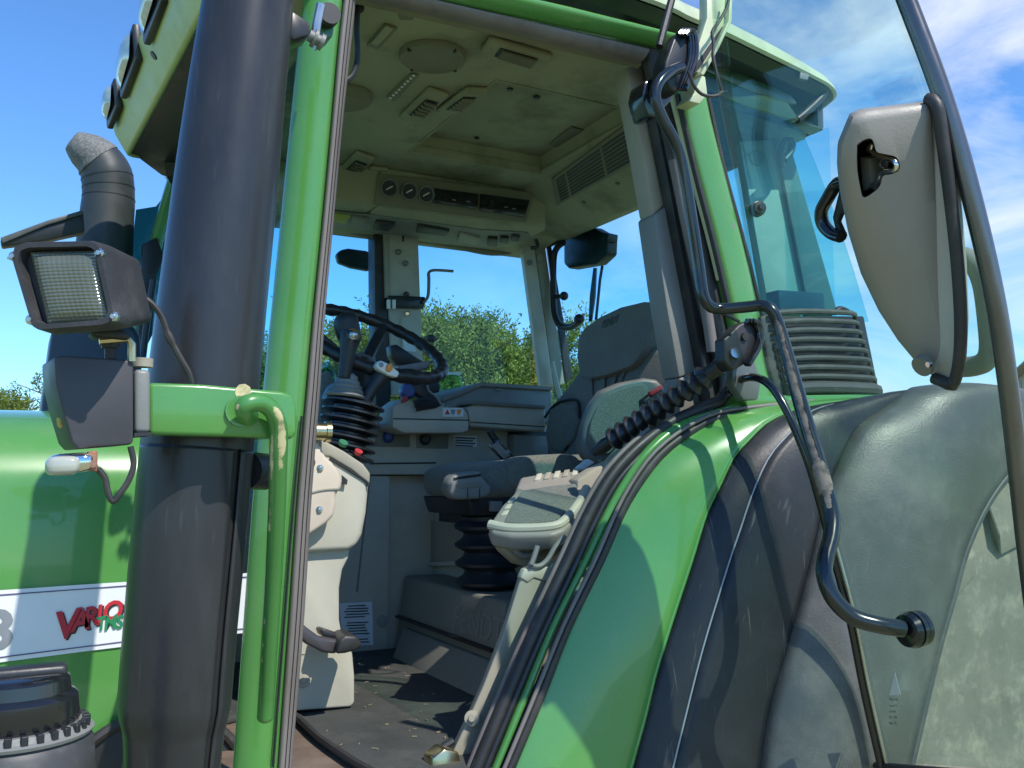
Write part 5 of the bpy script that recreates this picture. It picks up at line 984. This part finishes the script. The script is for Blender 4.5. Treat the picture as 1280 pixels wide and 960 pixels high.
# lamp clamp and black marker-lamp box
lb = add('marker_lamp_box', plate([(68, 447), (74, 444), (162, 450), (167, 454), (167, 552), (163, 556), (98, 561), (90, 552), (78, 512), (70, 480)], onY(1.33), (-.012, .10, 0)), M('black_lamp_box', (.045, .045, .05), .5, var=.15, dirt=(.12, .12, .12), dirt_amt=.3, dscale=14, stretch=(.3, 1, 1)), None or root, .005, 3)
add('box_clamp', plate([(168, 461), (188, 462), (188, 541), (168, 541)], onY(1.335), (0, .07, 0)), GREYP, lb, .006, 3); add('clamp_top', disc(onY(1.36)(178, 459), Z1, .014, .012, 12), BEIGE, lb); add('clamp_foot', plate([(168, 541), (189, 540), (189, 544), (168, 546)], onY(1.33), (0, .06, 0)), INK, lb)
add('side_reflector', plate([(74, 500), (82, 520), (84, 540), (76, 530)], onY(1.36), (-.004, .03, 0)), M('amber_reflector', (.45, .12, .03), .25), lb, .002)
ml_ = add('position_lamp', loaf(onY(1.335)(88, 579), Vec((.027, -.004, .002)), Vec((0, .022, 0)), Vec((0, 0, .013)), .5, 24, 12), CHROME, lb, smooth=60)
add('position_lens', loaf(onY(1.325)(78, 582), Vec((.020, -.004, .001)), Vec((0, .02, 0)), Vec((0, 0, .0125)), .6, 20, 12), M('milky_lens', (.42, .43, .36), .15, coat=.6), lb, smooth=60)
add('lamp_base', plate([(97, 568), (111, 567), (111, 588), (97, 588)], onY(1.315), (0, .035, 0)), WHITE, lb, .003); add('lamp_bracket', plate([(110, 564), (122, 563), (122, 590), (110, 588)], onY(1.318), (0, .03, 0)), COPPER, lb, .002); add('lamp_screw', disc(onY(1.316)(116, 580), -Y1, .005, .003, 8), COPPER, lb)
add('lamp_wire', tube(curve([(122, 586), (131, 598), (135, 615), (141, 627), (150, 617), (161, 600), (167, 580), (163, 558)], onY(1.33), 40), .0040, 8), RUB, lb)
# square work lamp
wl_c = onY(1.27)(82, 357); ln_ = Vec((-.50, -.86, -.05)).normalized(); fl = onP(wl_c, ln_)
fpx = [(20, 308), (30, 303), (116, 301), (127, 305), (147, 395), (143, 404), (130, 408), (52, 414), (42, 409), (16, 322)]
fb2 = [fl(*p) for p in fpx]; cen = sum(fb2, Vec())/len(fb2)
mid = [p-ln_*.035 for p in fb2]; bk_ = [cen-ln_*.095+(p-cen)*.72+Vec((.012, 0, .008)) for p in fb2]
fr0 = evenly(fb2+[fb2[0]], 60)[:-1]; md = [cen+(p-cen)*1.03-ln_*.03 for p in fr0]; bk2 = [cen-ln_*.095+(p-cen)*.86+Vec((.010, 0, .006)) for p in fr0]; bk3 = [cen-ln_*.110+(p-cen)*.66+Vec((.012, 0, .008)) for p in fr0]
fr1 = [cen+(p-cen)*.97+ln_*.006 for p in fr0]; fr2 = [cen+(p-cen)*.86+ln_*.006 for p in fr0]; fr3 = [cen+(p-cen)*.83-ln_*.012 for p in fr0]
LBODY = M('worn_lamp_body', (.035, .034, .036), .55, var=.15, dirt=(.14, .135, .13), dirt_amt=.3, dscale=18, bump=.15, bscale=260)
wl = add('work_lamp', rings_bm([fr3, fr2, fr1, fr0, md, bk2, bk3]), LBODY, None or root, smooth=40, label='square black work lamp with a ribbed clear lens')
lpx = [(36, 315), (120, 313), (137, 400), (58, 404)]
lq = [fl(*p)-ln_*.004 for p in lpx]; q0, q1, q2, q3 = lq
def bil(u, v): return q0.lerp(q1, u).lerp(q3.lerp(q2, u), v)
rows = []
NU, NV = 104, 120
for j in range(NV+1):
    rows.append([bil(i/NU, j/NV)+ln_*(.010*(1-(2*i/NU-1)**4)*(1-(2*j/NV-1)**4)+.0004*(abs(math.sin(i/NU*math.pi*13)))+.0006*abs(math.sin(j/NV*math.pi*20))) for i in range(NU+1)])
add('lens', grid(rows), LENS, wl, smooth=30)
for x, y in ((19, 321), (126, 317), (144, 396), (40, 400)): c = fl(x, y); add('lamp_screw', lathe(c, c+ln_*.008, [(0, .0065), (.6, .006), (.7, .003), (1, .003)], 12), STEEL, wl)
add('lamp_tab', prism([fl(*p)-ln_*.01 for p in ((3, 319), (14, 318), (14, 323), (3, 322))], -ln_*.01), STEEL, wl)
add('lamp_foot', plate([(112, 414), (150, 410), (165, 420), (160, 424), (120, 420)], onY(1.31), (0, .05, 0)), INK, wl, .003)
add('lamp_bracket', tube([onY(1.33)(*p) for p in ((124, 426), (160, 423), (165, 430), (165, 452))], .0055, 8), BRASS, wl); add('lamp_nut', lathe(onY(1.34)(138, 424), onY(1.34)(138, 449), [(0, .013), (.45, .013), (.45, .008), (1, .008)], 6), INK, wl)
add('lamp_cable', tube(curve([(176, 370), (190, 380), (202, 396), (210, 418), (217, 432), (228, 452), (236, 466), (240, 480)], onY(1.40), 30), [.0045]*14+[.006]*3+[.0045]*14, 8), RUB, wl)
# ------------------------------------------------------------------ bonnet
hprof = [(2.67, .165), (2.5, .155), (2.36, .13), (2.27, .085), (2.225, .03), (2.205, -.04), (2.195, -.2), (2.19, -.4), (2.19, -.60), (2.20, -.72)]
hp2 = cat([Vec((y, z, 0)) for y, z in hprof], 36)
hx = [.40, .36, .2, -.1, -.5, -1.0, -1.5]
def hrow(x, drop): return [V(x, p.x+drop*.1, p.y-drop*(p.y+.7)) for p in hp2]
rows = [hrow(x, max(0, -.012*(x-.2)) if x < .2 else 0) for x in hx]
mirr = [[Vec((p.x, 5.34-p.y, p.z)) for p in r[::-1]] for r in rows]
hood = add('bonnet', grid([m[:-1]+[Vec((r[0].x, 2.67, r[0].z))]+r[1:] for r, m in zip(rows, mirr)]), GREEN, None or root, smooth=60); thick(hood, .01, -1)
hf = onY(2.186)
add('side_stripe', plate([(-60, 742), (0, 738), (100, 731), (165, 727), (315, 716), (315, 790), (165, 807), (100, 815), (0, 828), (-60, 836)], hf, (0, .003, 0)), DECALW, hood)
for q in ([(-60, 747), (0, 743), (100, 736), (165, 731), (315, 720), (315, 721.5), (165, 732.4), (0, 744.6), (-60, 748.6)], [(-60, 829), (0, 821), (100, 808.4), (165, 800), (315, 784), (315, 785.5), (165, 801.4), (0, 822.5), (-60, 830.5)]):
    add('stripe_line', plate(q, onY(2.1853), (0, -.0008, 0)), DECALP, hood)
hf2 = onY(2.1848)
a8 = hf2(-29, 813); text('decal_numeral', '8', a8, hf2(20, 809)-a8, hf2(-29, 760)-a8, pxm(50, a8)*1.0, GREYD, hood, .0008, bold=.025, wid=1.15)
def seq_text(name, chars, mat, y_off):
    for ch, x, yb, h, w in chars:
        p = onY(y_off)(x, yb); q = onY(y_off)(x+20, yb-4.2); u = onY(y_off)(x+2.5, yb-h)
        text(name, ch, p, q-p, u-p, pxm(h, p), mat, hood, .0008, shear=.25, bold=.03, wid=w)
vch = [('V', 67, 800, 34, .95), ('A', 88, 790, 25, .92), ('R', 104, 784, 24, .85), ('I', 120, 779, 22, .85), ('O', 127, 777, 23, .92)]
seq_text('decal_shadow', [(c, x+2.2, y+1.6, h, w) for c, x, y, h, w in vch], INK, 2.1846)
seq_text('decal_letter', vch, RED, 2.1840)
seq_text('decal_letter', [('T', 120, 789, 17, .8), ('M', 130, 788, 17, .8), ('S', 145, 786, 16, .8)], TMSG, 2.1834)
add('bonnet_underside', box((-1.5, 2.25, -1.0), (.4, 3.1, -.6)), BLACKP)
# wheel arch opening under the bonnet, front axle region kept dark
ac = hf(190, 1010); add('wheel_arch', lathe(ac+Vec((0, -.02, 0)), ac+Vec((0, .25, 0)), [(0, .18), (.02, .20), (1, .20)], 40), BLACKP, None or root, smooth=50)
add('arch_lip', tube([ac+Vec((.2*math.cos(R(k*6)), -.02, .2*math.sin(R(k*6)))) for k in range(60)], .012, 8, closed=True), RUB, bpy.data.objects['wheel_arch'])
add('front_panel', prism([V(.30, 2.05, -.9), V(.40, 2.05, -.9), V(.40, 2.05, .0), V(.30, 2.05, .0)], Vec((.0, .16, 0))), BEIGEL, None or root, .006)
add('lower_cab_frame', prism([V(.25, 1.72, -.75), V(1.3, 1.72, -.75), V(1.3, 1.72, -.662), V(.25, 1.72, -.662)], Vec((0, 1.4, 0))), BLACKP)
# ------------------------------------------------------------------ black filler canister, lower left
fy = onY(1.22); cb = fy(16, 1010); ct = fy(22, 852); cax = (ct-cb).normalized(); cz = pxm(1, ct)
tank = add('filler_canister', lathe(cb-cax*.2, cb+cax*(cz*100), [(0, cz*100), (.80, cz*93), (.93, cz*90), (.95, cz*84), (.97, cz*80), (1, cz*78)], 40), M('scuffed_black_canister', (.05, .05, .05), .5, var=.2, dirt=(.2, .2, .2), dirt_amt=.5, dscale=9, stretch=(1, 1, 2)), None or root, smooth=40)
t0_ = cb+cax*(cz*99)
add('screw_cap', lathe(t0_, t0_+cax*(cz*62), [(0, cz*70), (.1, cz*73), (.55, cz*70), (.62, cz*66), (.66, cz*62), (.9, cz*60), (.96, cz*56), (1, cz*50)], 44), GLOSSB, tank, smooth=35)
add('cap_bar', obox(t0_+cax*(cz*64), Vec((cz*56, 0, 0)), Vec((0, cz*16, 0)), cax*(cz*8)), BLACKP, tank, .006, 3)
for k in range(30):
    a = 2*math.pi*k/30; d = Vec((math.cos(a), math.sin(a), 0)); add('collar_tooth', obox(t0_-cax*(cz*2)+d*(cz*80), d*(cz*5), Vec((-d.y, d.x, 0))*(cz*4), cax*(cz*7)), BLACKP, tank, .001, 1)
add('canister_collar', lathe(t0_-cax*(cz*12), t0_+cax*(cz*2), [(0, cz*88), (.3, cz*90), (.5, cz*82), (1, cz*79)], 44), GREYP, tank, smooth=40)
# ------------------------------------------------------------------ air intake on the far side, black body below it
fi = onY(3.55)
ip = [fi(*p) for p in ((90, 176), (104, 186), (121, 199), (133, 218), (136, 244), (134, 270), (130, 320))]; ir = [pxm(k, ip[0]) for k in (13, 22, 28, 31, 31, 32, 34)]
pts = cat(ip, 36); rd = list(np.interp(np.linspace(0, 6, 37), range(7), ir))
intake = add('air_intake', tube(pts[11:], rd[11:], 28), INTK, None or root, smooth=60)
add('intake_mouth', tube(pts[:14], [r*1.03 for r in rd[:14]], 28), CAST, intake, smooth=60); add('mouth_opening', tube([pts[0]-(pts[1]-pts[0])*.03, pts[0]], rd[0]*.9, 24), INK, intake)
for k in (19, 22, 25): add('hose_ring', tube([pts[k], pts[k].lerp(pts[k+1], .3)], rd[k]*1.015, 28), INK, intake)
add('bonnet_cowl', plate([(0, 299), (60, 277), (104, 263), (106, 290), (60, 300), (2, 308)], onY(3.3), (0, .05, 0)), BLACKP, None or root, .006); add('cowl_edge', plate([(0, 297), (60, 275), (104, 262), (104, 268), (60, 281), (4, 304)], onY(3.29), (0, .06, 0)), FENG, bpy.data.objects['bonnet_cowl'], .004)
add('filter_housing', plate([(66, 405), (168, 405), (176, 420), (182, 548), (45, 548), (50, 520)], onY(2.9), (0, .3, 0)), M('dark_filter_housing', (.03, .04, .05), .4), None or root, .02, 3)
# ------------------------------------------------------------------ rear wheel
wcx, wcz, wr_ = 2.44, -.86, .89
def wy(y): return Vec((wcx, y, wcz+Z0))
tyre = add('rear_wheel', lathe(wy(1.53), wy(1.98), [(0.02, .52), (0, .60), (.01, .70), (.06, .80), (.14, wr_-.045), (.5, wr_-.03), (.86, wr_-.045), (.94, .80), (1, .70), (1, .60), (.98, .52)], 96), RTYRE, None or root, smooth=40)
add('wheel_rim', lathe(wy(1.58), wy(1.92), [(0, .50), (.02, .54), (.08, .53), (.15, .46), (.3, .44), (.34, .12), (.5, .10)], 48), M('pale_rim', (.45, .42, .36), .45), tyre)
lug_me = None
for k in range(22):
    for s_ in (0, 1):
        a = 2*math.pi*(k+.5*s_)/22
        if lug_me is None:
            bm = B(); y0, y1 = 1.525, 1.74
            prof2 = [(y0, -.0, .80), (y0, .11, .82), (y0+.05, .12, wr_+.005), (y1, -.11, wr_+.02), (y1, -.17, wr_+.02), (y0+.05, .02, wr_+.005)]
            def pv(y, t, r): return Vec((math.cos(t/r)*r, y, math.sin(t/r)*r))
            top = [pv(y0+.045, .13, wr_+.012), pv(y1, -.11, wr_+.02), pv(y1, -.18, wr_+.02), pv(y0+.045, .03, wr_+.012), pv(y0-.014, .04, wr_-.13), pv(y0-.014, .16, wr_-.13)]
            top = [top[4], top[5], top[0], top[1], top[2], top[3]]
            bm = prism(top, Vec((0, 0, 0))) if False else B()
            A_ = [bm.verts.new(p) for p in top]; B_ = [bm.verts.new(Vec((p.x*.93, p.y+.012, p.z*.93))) for p in top]
            bm.faces.new((A_[0], A_[1], A_[2], A_[5])); bm.faces.new((A_[5], A_[2], A_[3], A_[4]))
            for i in range(6): bm.faces.new((A_[i], B_[i], B_[(i+1) % 6], A_[(i+1) % 6]))
            for v in bm.verts: v.co = Vec((v.co.x, v.co.y-1.755, v.co.z))
            lo = add('tread_lug', bm, RTYRE, tyre, .004, 1); lug_me = lo.data
        else:
            lo = bpy.data.objects.new('tread_lug', lug_me); COL.objects.link(lo); lo.parent = tyre
        m4 = Matrix.Rotation(-a, 4, 'Y')
        if s_: m4 = m4 @ Matrix.Scale(-1, 4, Y1)
        lo.matrix_local = Matrix.Translation(Vec((wcx, 1.755, wcz+Z0))) @ m4
add('rear_axle', lathe(wy(1.80), wy(3.6), [(0, .12), (1, .12)], 20), BLACKP)
